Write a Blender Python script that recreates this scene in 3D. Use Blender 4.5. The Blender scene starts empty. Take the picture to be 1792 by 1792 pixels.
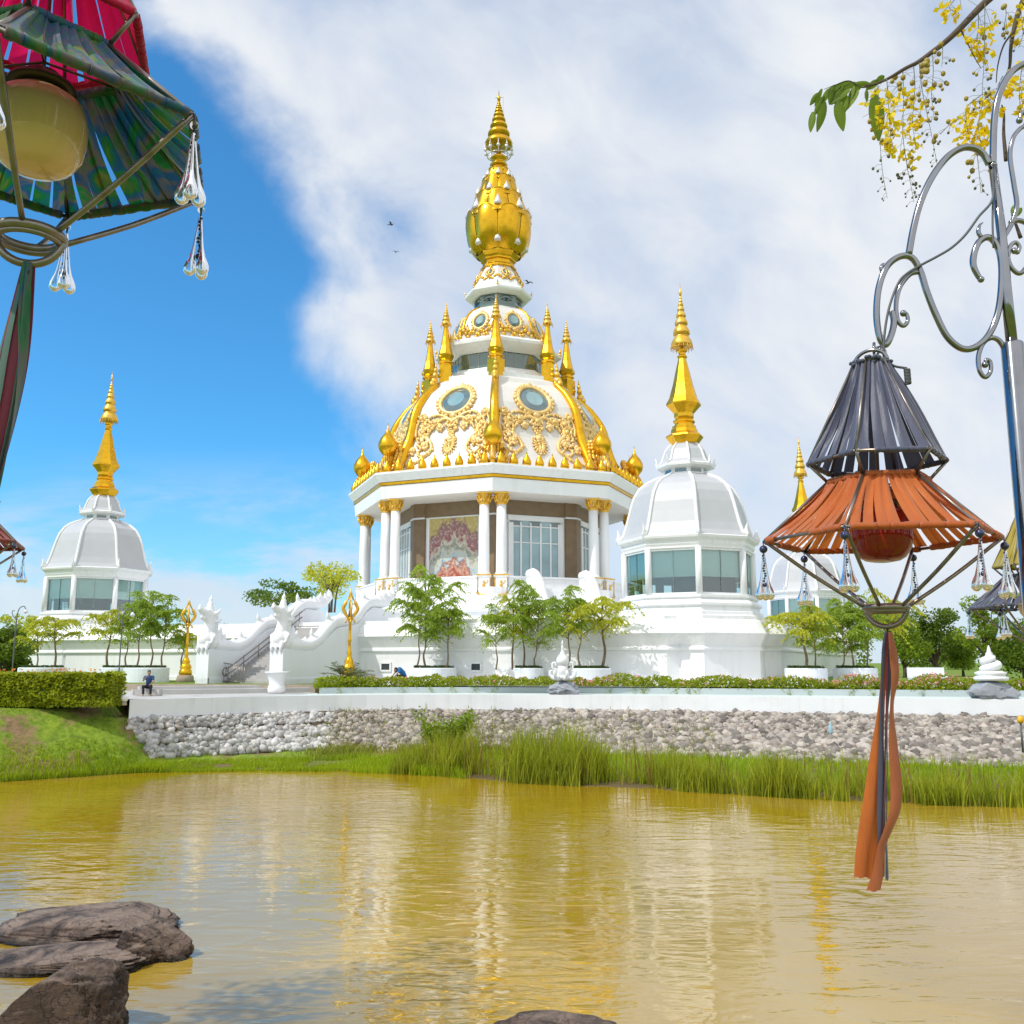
import bpy, math, random
import numpy as np
from mathutils import Vector, Matrix, noise as mnoise
R = math.radians
rng = np.random.default_rng(7)
random.seed(7)
scene = bpy.context.scene
COL = scene.collection
# ------------------------------------------------------------------ camera
F = 1650.0
PIT = math.atan((1160 - 896) / F)
CP, SP = math.cos(PIT), math.sin(PIT)
EYE = 5.8
cam_d = bpy.data.cameras.new('camera')
cam = bpy.data.objects.new('camera', cam_d)
COL.objects.link(cam)
cam.location = (0, 0, EYE)
cam.rotation_euler = (R(90) + PIT, 0, 0)
cam_d.sensor_width = 36
cam_d.lens = 36 * F / 1792
cam_d.clip_start = 0.05
cam_d.clip_end = 9000
scene.camera = cam

def ray(px, py):
    a = (px - 896) / F
    b = (896 - py) / F
    return (a, CP - b * SP, SP + b * CP)
def AT(px, py, Y):
    r = ray(px, py)
    t = Y / r[1]
    return Vector((r[0] * t, Y, EYE + r[2] * t))
def ONZ(px, py, z):
    r = ray(px, py)
    t = (z - EYE) / r[2]
    return Vector((r[0] * t, r[1] * t, z))

# ------------------------------------------------------------------ materials
class NT:
    def __init__(s, tree):
        s.t = tree
        s.n = tree.nodes
        s.l = tree.links
    def new(s, typ, **kw):
        n = s.n.new(typ)
        for k, v in kw.items():
            setattr(n, k, v)
        return n
    def put(s, inp, v):
        if isinstance(v, bpy.types.NodeSocket):
            s.l.new(v, inp)
        else:
            inp.default_value = v
    def math(s, op, a, b=0.0, c=None, clamp=False):
        n = s.new('ShaderNodeMath', operation=op, use_clamp=clamp)
        s.put(n.inputs[0], a)
        s.put(n.inputs[1], b)
        if c is not None:
            s.put(n.inputs[2], c)
        return n.outputs[0]
    def noise(s, vec, scale, detail=4, rough=.55, dist=0.0):
        n = s.new('ShaderNodeTexNoise')
        if vec is not None:
            s.put(n.inputs['Vector'], vec)
        n.inputs['Scale'].default_value = scale
        n.inputs['Detail'].default_value = detail
        n.inputs['Roughness'].default_value = rough
        n.inputs['Distortion'].default_value = dist
        return n.outputs['Fac']
    def ramp(s, fac, stops):
        n = s.new('ShaderNodeValToRGB')
        s.put(n.inputs[0], fac)
        e = n.color_ramp.elements
        while len(e) < len(stops):
            e.new(.5)
        for el, (p, c) in zip(e, stops):
            el.position = p
            el.color = (*c, 1) if len(c) == 3 else c
        return n.outputs[0]
    def mix(s, fac, a, b, mode='MIX'):
        n = s.new('ShaderNodeMix', data_type='RGBA', blend_type=mode)
        s.put(n.inputs[0], fac)
        s.put(n.inputs[6], (*a, 1) if isinstance(a, tuple) else a)
        s.put(n.inputs[7], (*b, 1) if isinstance(b, tuple) else b)
        return n.outputs[2]
    def maprange(s, v, a, b, c=0.0, d=1.0, smooth=False):
        n = s.new('ShaderNodeMapRange')
        if smooth:
            n.interpolation_type = 'SMOOTHSTEP'
        s.put(n.inputs[0], v)
        for i, q in enumerate((a, b, c, d)):
            n.inputs[1 + i].default_value = q
        return n.outputs[0]
    def mapping(s, vec, scale=(1, 1, 1), rot=(0, 0, 0)):
        n = s.new('ShaderNodeMapping')
        s.put(n.inputs[0], vec)
        n.inputs['Scale'].default_value = scale
        n.inputs['Rotation'].default_value = rot
        return n.outputs[0]
    def bump(s, h, strength, dist=.05):
        n = s.new('ShaderNodeBump')
        n.inputs['Strength'].default_value = strength
        n.inputs['Distance'].default_value = dist
        s.put(n.inputs['Height'], h)
        return n.outputs[0]

def newmat(name):
    m = bpy.data.materials.new(name)
    m.use_nodes = True
    t = NT(m.node_tree)
    b = t.n['Principled BSDF']
    return m, t, b

def mat(name, col, rough=.6, metal=0.0, var=.12, vscale=2.0, bump=0.0, bscale=20, dirt=None, coords='Object', island=0.0, spec=.5, coat=0.0, streak=None):
    """plain surface: base colour broken up by noise, optional bump, optional second colour in blotches"""
    m, t, b = newmat(name)
    tc = t.new('ShaderNodeTexCoord').outputs[coords]
    n1 = t.noise(tc, vscale, 5)
    lo = tuple(c * (1 - var) for c in col)
    hi = tuple(min(1, c * (1 + var)) for c in col)
    c = t.ramp(n1, [(.3, lo), (.7, hi)])
    if dirt:
        n2 = t.noise(tc, vscale * .6 + .3, 6, .65)
        c = t.mix(t.maprange(n2, .52, .72), c, dirt)
    if streak:
        n3 = t.noise(t.mapping(tc, (1.6, 1.6, .10)), 1.5, 7, .68)
        n4 = t.noise(tc, .25, 4)
        c = t.mix(t.math('MULTIPLY', t.maprange(n3, .50, .74), t.maprange(n4, .38, .62)), c, streak)
    if island:
        g = t.new('ShaderNodeNewGeometry').outputs['Random Per Island']
        h = t.new('ShaderNodeHueSaturation')
        t.put(h.inputs['Color'], c)
        t.put(h.inputs['Value'], t.maprange(g, 0, 1, 1 - island, 1 + island))
        t.put(h.inputs['Hue'], t.maprange(t.math('FRACT', t.math('MULTIPLY', g, 7.31)), 0, 1, .485, .515))
        c = h.outputs[0]
    t.put(b.inputs['Base Color'], c)
    b.inputs['Roughness'].default_value = rough
    b.inputs['Metallic'].default_value = metal
    b.inputs['Specular IOR Level'].default_value = spec
    b.inputs['Coat Weight'].default_value = coat
    if bump:
        t.put(b.inputs['Normal'], t.bump(t.noise(tc, bscale, 6, .6), bump))
    return m

def leafmat(name, dark, light, trans=.35, vscale=.6):
    m, t, b = newmat(name)
    g = t.new('ShaderNodeNewGeometry').outputs['Random Per Island']
    tc = t.new('ShaderNodeTexCoord').outputs['Object']
    n = t.noise(tc, vscale, 3)
    f = t.math('ADD', t.math('MULTIPLY', g, .6), t.math('MULTIPLY', t.maprange(n, .3, .7), .4))
    c = t.ramp(f, [(.05, dark), (.55, tuple((x + y) / 2 for x, y in zip(dark, light))), (.95, light)])
    t.put(b.inputs['Base Color'], c)
    b.inputs['Roughness'].default_value = .5
    b.inputs['Specular IOR Level'].default_value = .3
    tr = t.new('ShaderNodeBsdfTranslucent')
    t.put(tr.inputs[0], t.mix(.6, c, (light[0] * 1.3, light[1] * 1.3, light[2] * .6)))
    mx = t.new('ShaderNodeMixShader')
    mx.inputs[0].default_value = trans
    t.l.new(b.outputs[0], mx.inputs[1])
    t.l.new(tr.outputs[0], mx.inputs[2])
    t.l.new(mx.outputs[0], t.n['Material Output'].inputs[0])
    return m

def fabricmat(name, stops, scale=3.0, trans=.4, stretch=(1, 1, .35), sheen=.35):
    m, t, b = newmat(name)
    tc = t.new('ShaderNodeTexCoord').outputs['Object']
    n = t.noise(t.mapping(tc, stretch), scale, 3, .5, .6)
    c = t.ramp(n, stops)
    weave = t.noise(t.mapping(tc, (180, 180, 14)), 1, 2)
    c = t.mix(.25, c, t.mix(1, c, t.ramp(weave, [(.3, (.55, .55, .55)), (.7, (1, 1, 1))]), 'MULTIPLY'))
    t.put(b.inputs['Base Color'], c)
    b.inputs['Roughness'].default_value = .48
    b.inputs['Sheen Weight'].default_value = sheen
    t.put(b.inputs['Normal'], t.bump(t.noise(t.mapping(tc, (40, 40, 3)), 1, 3), .3, .01))
    tr = t.new('ShaderNodeBsdfTranslucent')
    t.put(tr.inputs[0], c)
    mx = t.new('ShaderNodeMixShader')
    mx.inputs[0].default_value = trans
    t.l.new(b.outputs[0], mx.inputs[1])
    t.l.new(tr.outputs[0], mx.inputs[2])
    t.l.new(mx.outputs[0], t.n['Material Output'].inputs[0])
    return m

M = {}
M['white'] = mat('white_paint', (.82, .83, .845), .45, var=.02, vscale=.5, bump=.06, bscale=6, dirt=(.77, .77, .765), streak=(.66, .66, .64))
M['whitewall'] = mat('white_wall_paint', (.78, .80, .83), .6, var=.03, vscale=.35, bump=.05, bscale=9, dirt=(.73, .75, .77), streak=(.60, .61, .60))
M['ivory'] = mat('ivory_dome_paint', (.71, .69, .66), .35, var=.03, vscale=.5, dirt=(.66, .64, .63))
M['silver'] = mat('pale_grey_dome_tile', (.49, .50, .525), .38, var=.03, vscale=1.2, bump=.04, bscale=14)
M['soffit'] = mat('beige_soffit', (.74, .70, .64), .7, var=.03)
M['brown'] = mat('brown_stone', (.23, .155, .09), .5, var=.12, vscale=1.5)
M['gold'] = mat('gold_paint', (.78, .43, .020), .27, .86, var=.12, vscale=1.6, bump=.12, bscale=5, dirt=(.60, .29, .012))
M['goldleaf'] = mat('carved_gold', (.80, .46, .05), .34, .55, var=.22, vscale=3, bump=.25, bscale=7, dirt=(.78, .60, .30))
M['palegold'] = mat('pale_carved_gold', (.84, .56, .20), .42, .30, var=.2, vscale=2.4, bump=.25, bscale=7, dirt=(.86, .74, .50))
M['pearl'] = mat('silver_mosaic', (.74, .74, .76), .3, .3, var=.15, vscale=6)
M['steel'] = mat('stainless_steel', (.29, .29, .30), .12, 1.0, var=.12, vscale=6)
M['rod'] = mat('weathered_steel_rod', (.27, .235, .205), .34, .85, var=.2, vscale=14, dirt=(.17, .12, .09))
M['black'] = mat('black_cord', (.02, .02, .024), .6, var=.2)
M['cable'] = mat('grey_cable', (.10, .105, .115), .5, var=.1)
M['concrete'] = mat('grey_paving', (.48, .47, .45), .85, var=.12, vscale=.8, bump=.2, bscale=12)
M['bounce_sheet'] = mat('pale_bounce_sheet', (.60, .60, .60), .8, var=.06, vscale=.6)  # for the added sheet that brightens the platform base
M['coping'] = mat('stained_concrete', (.34, .28, .22), .85, var=.2, vscale=1.2, bump=.3, bscale=9)
M['greywall'] = mat('grey_green_wall_paint', (.42, .47, .48), .6, var=.05, vscale=.5)
M['terrace'] = mat('pale_terrace_paint', (.62, .72, .68), .5, var=.04, vscale=.4)
M['greyrock'] = mat('painted_grey_rock', (.30, .32, .36), .7, var=.15, vscale=2.5, bump=.5, bscale=5, dirt=(.24, .26, .29))
M['stone'] = mat('limestone_rubble', (.31, .275, .24), .85, var=.16, vscale=4, bump=.5, bscale=9, dirt=(.19, .135, .085), island=.6)
M['whitestone'] = mat('white_limestone_rubble', (.43, .42, .41), .8, var=.1, vscale=4, bump=.4, bscale=9, dirt=(.38, .31, .23), island=.4)
M['earth'] = mat('dark_bank_earth', (.085, .06, .04), .95, var=.3, vscale=2)
M['steps'] = mat('granite_step', (.42, .41, .40), .7, var=.1, vscale=3)
M['trunk'] = mat('thin_bark', (.20, .145, .09), .85, var=.25, vscale=6, bump=.4, bscale=18)
M['bark'] = mat('dark_bark', (.10, .07, .05), .9, var=.25, vscale=5, bump=.5, bscale=14)
M['planter'] = mat('white_marbled_planter', (.74, .78, .83), .45, var=.04, vscale=1.5, dirt=(.60, .67, .76))
M['soil'] = mat('planter_soil', (.07, .055, .035), .95, var=.3, vscale=6)
M['potgrass'] = leafmat('planter_groundcover', (.02, .045, .008), (.075, .13, .02))
M['leaf'] = leafmat('feathery_leaf', (.08, .15, .018), (.44, .56, .085), .6)
M['leaf2'] = leafmat('yellow_green_leaf', (.20, .24, .015), (.64, .64, .08), .6)
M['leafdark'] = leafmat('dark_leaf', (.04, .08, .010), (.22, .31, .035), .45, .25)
M['leaftree'] = leafmat('tree_leaf', (.07, .13, .010), (.36, .46, .045), .5, .3)
M['hedge'] = leafmat('hedge_leaf', (.08, .13, .008), (.50, .55, .035), .5, 1.2)
M['reed'] = leafmat('reed_blade', (.06, .10, .006), (.50, .53, .045), .5, .7)
M['grass'] = leafmat('bank_grass_blade', (.12, .21, .006), (.44, .54, .02), .5, .22)
M['rush'] = leafmat('brown_rush', (.14, .10, .02), (.36, .27, .06), .3, .5)
M['weed'] = leafmat('dull_weed', (.11, .13, .02), (.40, .42, .07), .4, .5)
M['flowerbed'] = leafmat('flowerbed_leaf', (.09, .15, .006), (.40, .46, .02), .45, 1.0)
M['pink'] = leafmat('pink_petal', (.60, .18, .22), (.85, .42, .38), .3)
M['orange_petal'] = leafmat('orange_petal', (.60, .16, .03), (.85, .38, .08), .3)
M['yellow_petal'] = leafmat('golden_shower_petal', (.80, .58, .010), (.93, .76, .03), .40)
M['bud'] = mat('flower_bud', (.36, .26, .035), .6, var=.2, vscale=30)
M['smallbud'] = mat('green_flower_bud', (.13, .13, .06), .6, var=.2, vscale=30)
M['glassleaf'] = leafmat('branch_leaf', (.06, .12, .01), (.22, .32, .03), .45, 6)
M['rockbrown'] = None
M['globe_cream'] = mat('cream_glass_globe', (.86, .55, .27), .14, var=.06, vscale=4, coat=.35)
M['globe_red'] = mat('red_glass_globe', (.23, .008, .006), .12, var=.1, vscale=4, coat=.3)
M['collar'] = mat('brown_collar', (.10, .055, .035), .35, .3, var=.3, vscale=9)
M['navy'] = mat('navy_bead', (.012, .016, .07), .12, var=.1, coat=.8)
M['skin'] = mat('skin', (.34, .19, .12), .55, var=.05)
M['hair'] = mat('black_hair', (.012, .010, .010), .5, var=.1)
M['shirt'] = mat('navy_blue_shirt', (.018, .055, .16), .8, var=.15, vscale=9)
M['bluecloth'] = mat('bright_blue_work_clothes', (.012, .13, .36), .8, var=.15, vscale=7)
M['trousers'] = mat('black_trousers', (.014, .015, .02), .8, var=.15, vscale=9)
M['darkinside'] = mat('dark_interior', (.035, .045, .05), .7, var=.2)
M['blind'] = mat('pale_roller_blind', (.74, .84, .82), .8, var=.05, vscale=1)
M['fern'] = leafmat('cycad_frond', (.03, .06, .02), (.15, .21, .05), .3)
M['bird'] = mat('dark_feathers', (.06, .06, .065), .7)
M['bottle'] = mat('pale_blue_plastic', (.30, .52, .66), .25, var=.05)
M['yellowcap'] = mat('yellow_lamp_cap', (.75, .42, .02), .4, var=.05)
M['eyeblue'] = mat('painted_eye_dark', (.03, .045, .06), .4)
M['f_navy'] = fabricmat('slate_blue_fabric', [(.3, (.058, .064, .115)), (.7, (.095, .10, .165))], trans=.22)
M['f_orange'] = fabricmat('orange_fabric', [(.3, (.62, .135, .018)), (.7, (.74, .20, .035))], trans=.42)
M['f_brown'] = fabricmat('rust_fabric', [(.3, (.40, .10, .03)), (.7, (.52, .15, .05))], trans=.3)
M['f_pink'] = fabricmat('magenta_fabric', [(.3, (.72, .004, .075)), (.7, (.88, .015, .15))], trans=.6)
M['f_green'] = fabricmat('tie_dyed_green_fabric', [(.28, (.0, .09, .02)), (.40, (.004, .20, .045)), (.47, (.17, .14, .11)), (.54, (.008, .10, .26)), (.62, (.006, .19, .04)), (.72, (.20, .20, .04)), (.85, (.30, .08, .05))], 8.0, .40, (1, 1, .22))
M['f_teal'] = fabricmat('teal_fabric', [(.3, (.006, .10, .14)), (.6, (.01, .15, .10)), (.8, (.14, .12, .11))], 3, .25)
M['f_maroon'] = fabricmat('maroon_fabric', [(.3, (.16, .012, .028)), (.7, (.30, .02, .06))], trans=.25)
M['f_black'] = fabricmat('black_fabric', [(.3, (.016, .014, .02)), (.7, (.03, .026, .035))], trans=.1)
M['f_red'] = fabricmat('dull_red_fabric', [(.3, (.30, .05, .045)), (.7, (.42, .08, .06))], trans=.3)
M['f_yellow'] = fabricmat('olive_yellow_fabric', [(.3, (.42, .32, .02)), (.7, (.60, .47, .05))], trans=.35)

def glassmat(name, tint, refl=.4):
    m, t, b = newmat(name)
    tr = t.new('ShaderNodeBsdfTransparent')
    tr.inputs[0].default_value = (*tint, 1)
    gl = t.new('ShaderNodeBsdfGlossy')
    gl.inputs['Roughness'].default_value = .03
    gl.inputs['Color'].default_value = (.85, .95, .95, 1)
    mx = t.new('ShaderNodeMixShader')
    fr = t.new('ShaderNodeLayerWeight')
    fr.inputs[0].default_value = .35
    t.put(mx.inputs[0], t.maprange(fr.outputs['Fresnel'], 0, 1, refl, 1.0))
    t.l.new(tr.outputs[0], mx.inputs[1])
    t.l.new(gl.outputs[0], mx.inputs[2])
    t.l.new(mx.outputs[0], t.n['Material Output'].inputs[0])
    return m
M['pane'] = glassmat('teal_window_glass', (.80, .95, .93), .14)
def solidglass(name, col, rough=.04):
    m, t, b = newmat(name)
    tc = t.new('ShaderNodeTexCoord').outputs['Object']
    n = t.noise(tc, .5, 3)
    t.put(b.inputs['Base Color'], t.ramp(n, [(.3, tuple(c * .7 for c in col)), (.7, col)]))
    b.inputs['Roughness'].default_value = rough
    b.inputs['IOR'].default_value = 1.9
    b.inputs['Coat Weight'].default_value = .6
    b.inputs['Coat Roughness'].default_value = .02
    return m
M['greenglass'] = solidglass('green_tinted_glass', (.10, .17, .13))
M['roundglass'] = solidglass('blue_grey_glass', (.26, .42, .45))
M['facet'] = solidglass('faceted_blue_glass', (.12, .19, .21))
m, t, b = newmat('clear_crystal')
b.inputs['Transmission Weight'].default_value = 1
b.inputs['Roughness'].default_value = .02
b.inputs['IOR'].default_value = 1.45
b.inputs['Base Color'].default_value = (.97, .96, .90, 1)
M['crystal'] = m
WZ_ = .9
# rock for the foreground boulders
m, t, b = newmat('brown_boulder')
tc = t.new('ShaderNodeTexCoord').outputs['Object']
n1 = t.noise(tc, 2.0, 8, .62, .5)
n2 = t.noise(t.mapping(tc, (1, 1, 1.6)), 9, 10, .78)
vc = t.new('ShaderNodeTexVoronoi', feature='DISTANCE_TO_EDGE')
vc.inputs['Scale'].default_value = 2.6
vw = t.new('ShaderNodeVectorMath', operation='ADD')
t.l.new(tc, vw.inputs[0])
cn = t.new('ShaderNodeTexNoise')
cn.inputs['Scale'].default_value = 3.0
cn.inputs['Detail'].default_value = 6
t.l.new(tc, cn.inputs['Vector'])
t.l.new(cn.outputs['Color'], vw.inputs[1])
t.l.new(vw.outputs[0], vc.inputs['Vector'])
crack = t.maprange(vc.outputs['Distance'], .0, .045, 1, 0)
n3 = t.noise(t.mapping(tc, (.8, .8, 5)), 2.2, 6, .6, .8)
c = t.ramp(n1, [(.30, (.050, .030, .020)), (.5, (.125, .078, .052)), (.70, (.23, .155, .115))])
c = t.mix(t.maprange(n2, .36, .50, .8, 0), c, (.030, .020, .017))
c = t.mix(t.maprange(n3, .36, .43, .6, 0), c, (.035, .024, .02))
c = t.mix(t.math('MULTIPLY', crack, .75), c, (.018, .013, .011))
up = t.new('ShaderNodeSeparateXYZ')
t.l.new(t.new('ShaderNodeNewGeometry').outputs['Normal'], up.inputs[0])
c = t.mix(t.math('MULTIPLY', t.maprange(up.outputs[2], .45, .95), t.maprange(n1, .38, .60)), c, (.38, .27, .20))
gp = t.new('ShaderNodeSeparateXYZ')
t.l.new(t.new('ShaderNodeNewGeometry').outputs['Position'], gp.inputs[0])
wet = t.maprange(t.math('ADD', gp.outputs[2], t.math('MULTIPLY', n1, -.10)), WZ_ + .0, WZ_ + .05, 1, 0)
c = t.mix(wet, c, t.mix(1, c, (.35, .36, .28), 'MULTIPLY'))
t.put(b.inputs['Base Color'], c)
t.put(b.inputs['Roughness'], t.maprange(wet, 0, 1, .62, .15))
t.put(b.inputs['Normal'], t.bump(t.math('SUBTRACT', t.math('ADD', t.math('ADD', n2, t.math('MULTIPLY', n3, .5)), n1), t.math('MULTIPLY', crack, .35)), 1.0, .11))
M['rockbrown'] = m

# ------------------------------------------------------------------ mesh builder
def vadd(a, b): return (a[0] + b[0], a[1] + b[1], a[2] + b[2])
class MB:
    def __init__(s):
        s.v, s.f, s.sm = [], [], []
    def add(s, vs, fs, smooth=False):
        o = len(s.v)
        s.v.extend([tuple(v) for v in vs])
        s.f.extend([tuple(i + o for i in f) for f in fs])
        s.sm.extend([smooth] * len(fs))
        return s
    def lathe(s, prof, n=8, c=(0, 0, 0), rot=-90, smooth=False, cap=True, lobes=0, lobe=.0):
        vs, fs = [], []
        for r, z in prof:
            for k in range(n):
                a = R(rot) + 2 * math.pi * k / n
                rr = r * (1 + lobe * abs(math.cos(lobes * .5 * (a - R(rot))))) if lobes else r
                vs.append((c[0] + rr * math.cos(a), c[1] + rr * math.sin(a), c[2] + z))
        for i in range(len(prof) - 1):
            for k in range(n):
                k2 = (k + 1) % n
                fs.append((i * n + k, i * n + k2, (i + 1) * n + k2, (i + 1) * n + k))
        s.add(vs, fs, smooth)
        if cap:
            o = len(s.v) - len(vs)
            s.f.append(tuple(o + k for k in range(n))[::-1])
            s.f.append(tuple(o + (len(prof) - 1) * n + k for k in range(n)))
            s.sm += [False, False]
        return s
    def box(s, c, size, rz=0.0, taper=1.0):
        x, y, z = (q / 2 for q in size)
        vs = []
        for dz, k in ((-z, 1), (z, taper)):
            for dx, dy in ((-x, -y), (x, -y), (x, y), (-x, y)):
                dx, dy = dx * k, dy * k
                vs.append((c[0] + dx * math.cos(rz) - dy * math.sin(rz), c[1] + dx * math.sin(rz) + dy * math.cos(rz), c[2] + dz))
        return s.add(vs, [(3, 2, 1, 0), (4, 5, 6, 7), (0, 1, 5, 4), (1, 2, 6, 5), (2, 3, 7, 6), (3, 0, 4, 7)])
    def tube(s, pts, r, n=8, closed=False, smooth=True, flat=1.0):
        P = [Vector(p) for p in pts]
        m = len(P)
        rs = r if isinstance(r, (list, tuple)) else [r] * m
        vs, fs = [], []
        ref = None
        for i in range(m):
            if closed:
                d = P[(i + 1) % m] - P[i - 1]
            else:
                d = P[min(i + 1, m - 1)] - P[max(i - 1, 0)]
            if d.length < 1e-9:
                d = Vector((0, 0, 1))
            d.normalize()
            if ref is None:
                ref = Vector((0, 0, 1)) if abs(d.z) < .9 else Vector((1, 0, 0))
            u = ref - d * ref.dot(d)
            if u.length < 1e-6:
                u = d.orthogonal()
            u.normalize()
            w = d.cross(u)
            ref = u
            for k in range(n):
                a = 2 * math.pi * k / n
                vs.append(P[i] + u * (math.cos(a) * rs[i]) + w * (math.sin(a) * rs[i] * flat))
        for i in range(m if closed else m - 1):
            for k in range(n):
                k2, i2 = (k + 1) % n, (i + 1) % m
                fs.append((i * n + k, i * n + k2, i2 * n + k2, i2 * n + k))
        s.add(vs, fs, smooth)
        if not closed:
            o = len(s.v) - len(vs)
            s.f.append(tuple(o + k for k in range(n))[::-1])
            s.f.append(tuple(o + (m - 1) * n + k for k in range(n)))
            s.sm += [False, False]
        return s
    def ball(s, c, r, n=10, rings=6, smooth=True):
        if not isinstance(r, (tuple, list)):
            r = (r, r, r)
        vs = [(c[0], c[1], c[2] - r[2])]
        for i in range(1, rings):
            p = -math.pi / 2 + math.pi * i / rings
            for k in range(n):
                a = 2 * math.pi * k / n
                vs.append((c[0] + r[0] * math.cos(p) * math.cos(a), c[1] + r[1] * math.cos(p) * math.sin(a), c[2] + r[2] * math.sin(p)))
        vs.append((c[0], c[1], c[2] + r[2]))
        fs = [(0, 1 + (k + 1) % n, 1 + k) for k in range(n)]
        for i in range(rings - 2):
            for k in range(n):
                a, b2 = 1 + i * n + k, 1 + i * n + (k + 1) % n
                fs.append((a, b2, b2 + n, a + n))
        t = len(vs) - 1
        o = 1 + (rings - 2) * n
        fs += [(o + k, o + (k + 1) % n, t) for k in range(n)]
        return s.add(vs, fs, smooth)
    def grid(s, fn, nu, nv, smooth=True):
        vs = [fn(i / nu, j / nv) for j in range(nv + 1) for i in range(nu + 1)]
        fs = [(j * (nu + 1) + i, j * (nu + 1) + i + 1, (j + 1) * (nu + 1) + i + 1, (j + 1) * (nu + 1) + i) for j in range(nv) for i in range(nu)]
        return s.add(vs, fs, smooth)
    def prism(s, poly, z0, z1):
        n = len(poly)
        vs = [(p[0], p[1], z0) for p in poly] + [(p[0], p[1], z1) for p in poly]
        fs = [tuple(range(n))[::-1], tuple(range(n, 2 * n))] + [(i, (i + 1) % n, (i + 1) % n + n, i + n) for i in range(n)]
        return s.add(vs, fs)
    def mesh(s, name, mt):
        me = bpy.data.meshes.new(name)
        me.from_pydata(s.v, [], s.f)
        me.polygons.foreach_set('use_smooth', s.sm)
        me.materials.append(M[mt] if isinstance(mt, str) else mt)
        me.update()
        return me
    def build(s, name, mt, parent=None, **kw):
        return put(name, s.mesh(name, mt), parent, **kw)

def put(name, me, parent=None, loc=(0, 0, 0), rz=0.0, label=None, cat=None, group=None, kind=None):
    o = bpy.data.objects.new(name, me)
    COL.objects.link(o)
    o.location = loc
    o.rotation_euler = (0, 0, rz)
    if parent is not None:
        o.parent = parent
    tag(o, label, cat, group, kind)
    return o
def tag(o, label=None, cat=None, group=None, kind=None):
    if label: o['label'] = label
    if cat: o['category'] = cat
    if group: o['group'] = group
    if kind: o['kind'] = kind
    return o
def thing(name, label, cat, loc=(0, 0, 0), rz=0.0, group=None):
    o = bpy.data.objects.new(name, None)
    o.empty_display_size = .2
    COL.objects.link(o)
    o.location = loc
    o.rotation_euler = (0, 0, rz)
    return tag(o, label, cat, group)
def struct(name, me_b, mt, **kw):
    return me_b.build(name, mt, kind='structure', **kw)
def copy_tree(o, parent=None):
    c = o.copy()
    COL.objects.link(c)
    if parent is not None:
        c.parent = parent
    for ch in list(o.children):
        copy_tree(ch, c)
    return c
def leaves_mesh(name, C, L, W, mt, droop=0.0, dirs=None, up=0.0):
    """many small leaf-shaped faces: C centres (n,3)"""
    C = np.asarray(C, float)
    n = len(C)
    if dirs is None:
        d = rng.normal(size=(n, 3))
        d[:, 2] = d[:, 2] * .7 - droop
    else:
        d = np.asarray(dirs, float)
    d /= np.linalg.norm(d, axis=1)[:, None] + 1e-9
    q = rng.normal(size=(n, 3))
    q[:, 2] += up
    w = np.cross(d, q)
    w /= np.linalg.norm(w, axis=1)[:, None] + 1e-9
    l = (L * rng.uniform(.65, 1.3, n))[:, None]
    ww = (W * rng.uniform(.7, 1.25, n))[:, None]
    V = np.empty((n, 4, 3))
    V[:, 0] = C - d * l * .5
    V[:, 1] = C + w * ww * .5 + d * l * .05
    V[:, 2] = C + d * l * .5
    V[:, 3] = C - w * ww * .5 + d * l * .05
    me = bpy.data.meshes.new(name)
    Fc = np.arange(n * 4).reshape(n, 4)
    me.from_pydata(V.reshape(-1, 3).tolist(), [], Fc.tolist())
    me.materials.append(M[mt])
    me.update()
    return me
def spline(pts, n=8):
    """Catmull-Rom through points"""
    P = [Vector(p) for p in pts]
    P = [P[0] * 2 - P[1]] + P + [P[-1] * 2 - P[-2]]
    out = []
    for i in range(1, len(P) - 2):
        for k in range(n):
            t = k / n
            a, b, c, d = P[i - 1], P[i], P[i + 1], P[i + 2]
            out.append(.5 * ((2 * b) + (c - a) * t + (2 * a - 5 * b + 4 * c - d) * t * t + (3 * b - a - 3 * c + d) * t ** 3))
    out.append(P[-2])
    return out
def interp(x, xs, ys):
    return float(np.interp(x, xs, ys))
# ------------------------------------------------------------------ sky and sun
SUN_EL, SUN_DIR = R(50), Vector((-.80, -.50, 0)).normalized()   # horizontal direction towards the sun
sun_d = bpy.data.lights.new('sun', 'SUN')
sun_d.energy = 3.1
sun_d.angle = R(.5)
sun_d.color = (1.0, .955, .88)
sun = bpy.data.objects.new('sun', sun_d)
COL.objects.link(sun)
to_sun = Vector((SUN_DIR.x * math.cos(SUN_EL), SUN_DIR.y * math.cos(SUN_EL), math.sin(SUN_EL)))
sun.rotation_euler = to_sun.to_track_quat('Z', 'Y').to_euler()
sun.location = (-30, -20, 60)

world = bpy.data.worlds.new('World')
scene.world = world
world.use_nodes = True
w = NT(world.node_tree)
bg = w.n['Background']
sky = w.new('ShaderNodeTexSky', sky_type='NISHITA')
sky.sun_disc = False
sky.sun_elevation = SUN_EL
sky.sun_rotation = math.atan2(to_sun.x, to_sun.y)
sky.air_density = 1.0
sky.dust_density = .4
sky.ozone_density = 2.5
gen = w.new('ShaderNodeTexCoord').outputs['Generated']
sx = w.new('ShaderNodeSeparateXYZ')
w.l.new(gen, sx.inputs[0])
ya = w.math('MAXIMUM', w.math('ABSOLUTE', sx.outputs[1]), .03)
su = w.math('DIVIDE', sx.outputs[0], ya)
sv = w.math('DIVIDE', sx.outputs[2], ya)
cb = w.new('ShaderNodeCombineXYZ')
w.put(cb.inputs[0], su)
w.put(cb.inputs[1], sv)
uv = cb.outputs[0]
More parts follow.
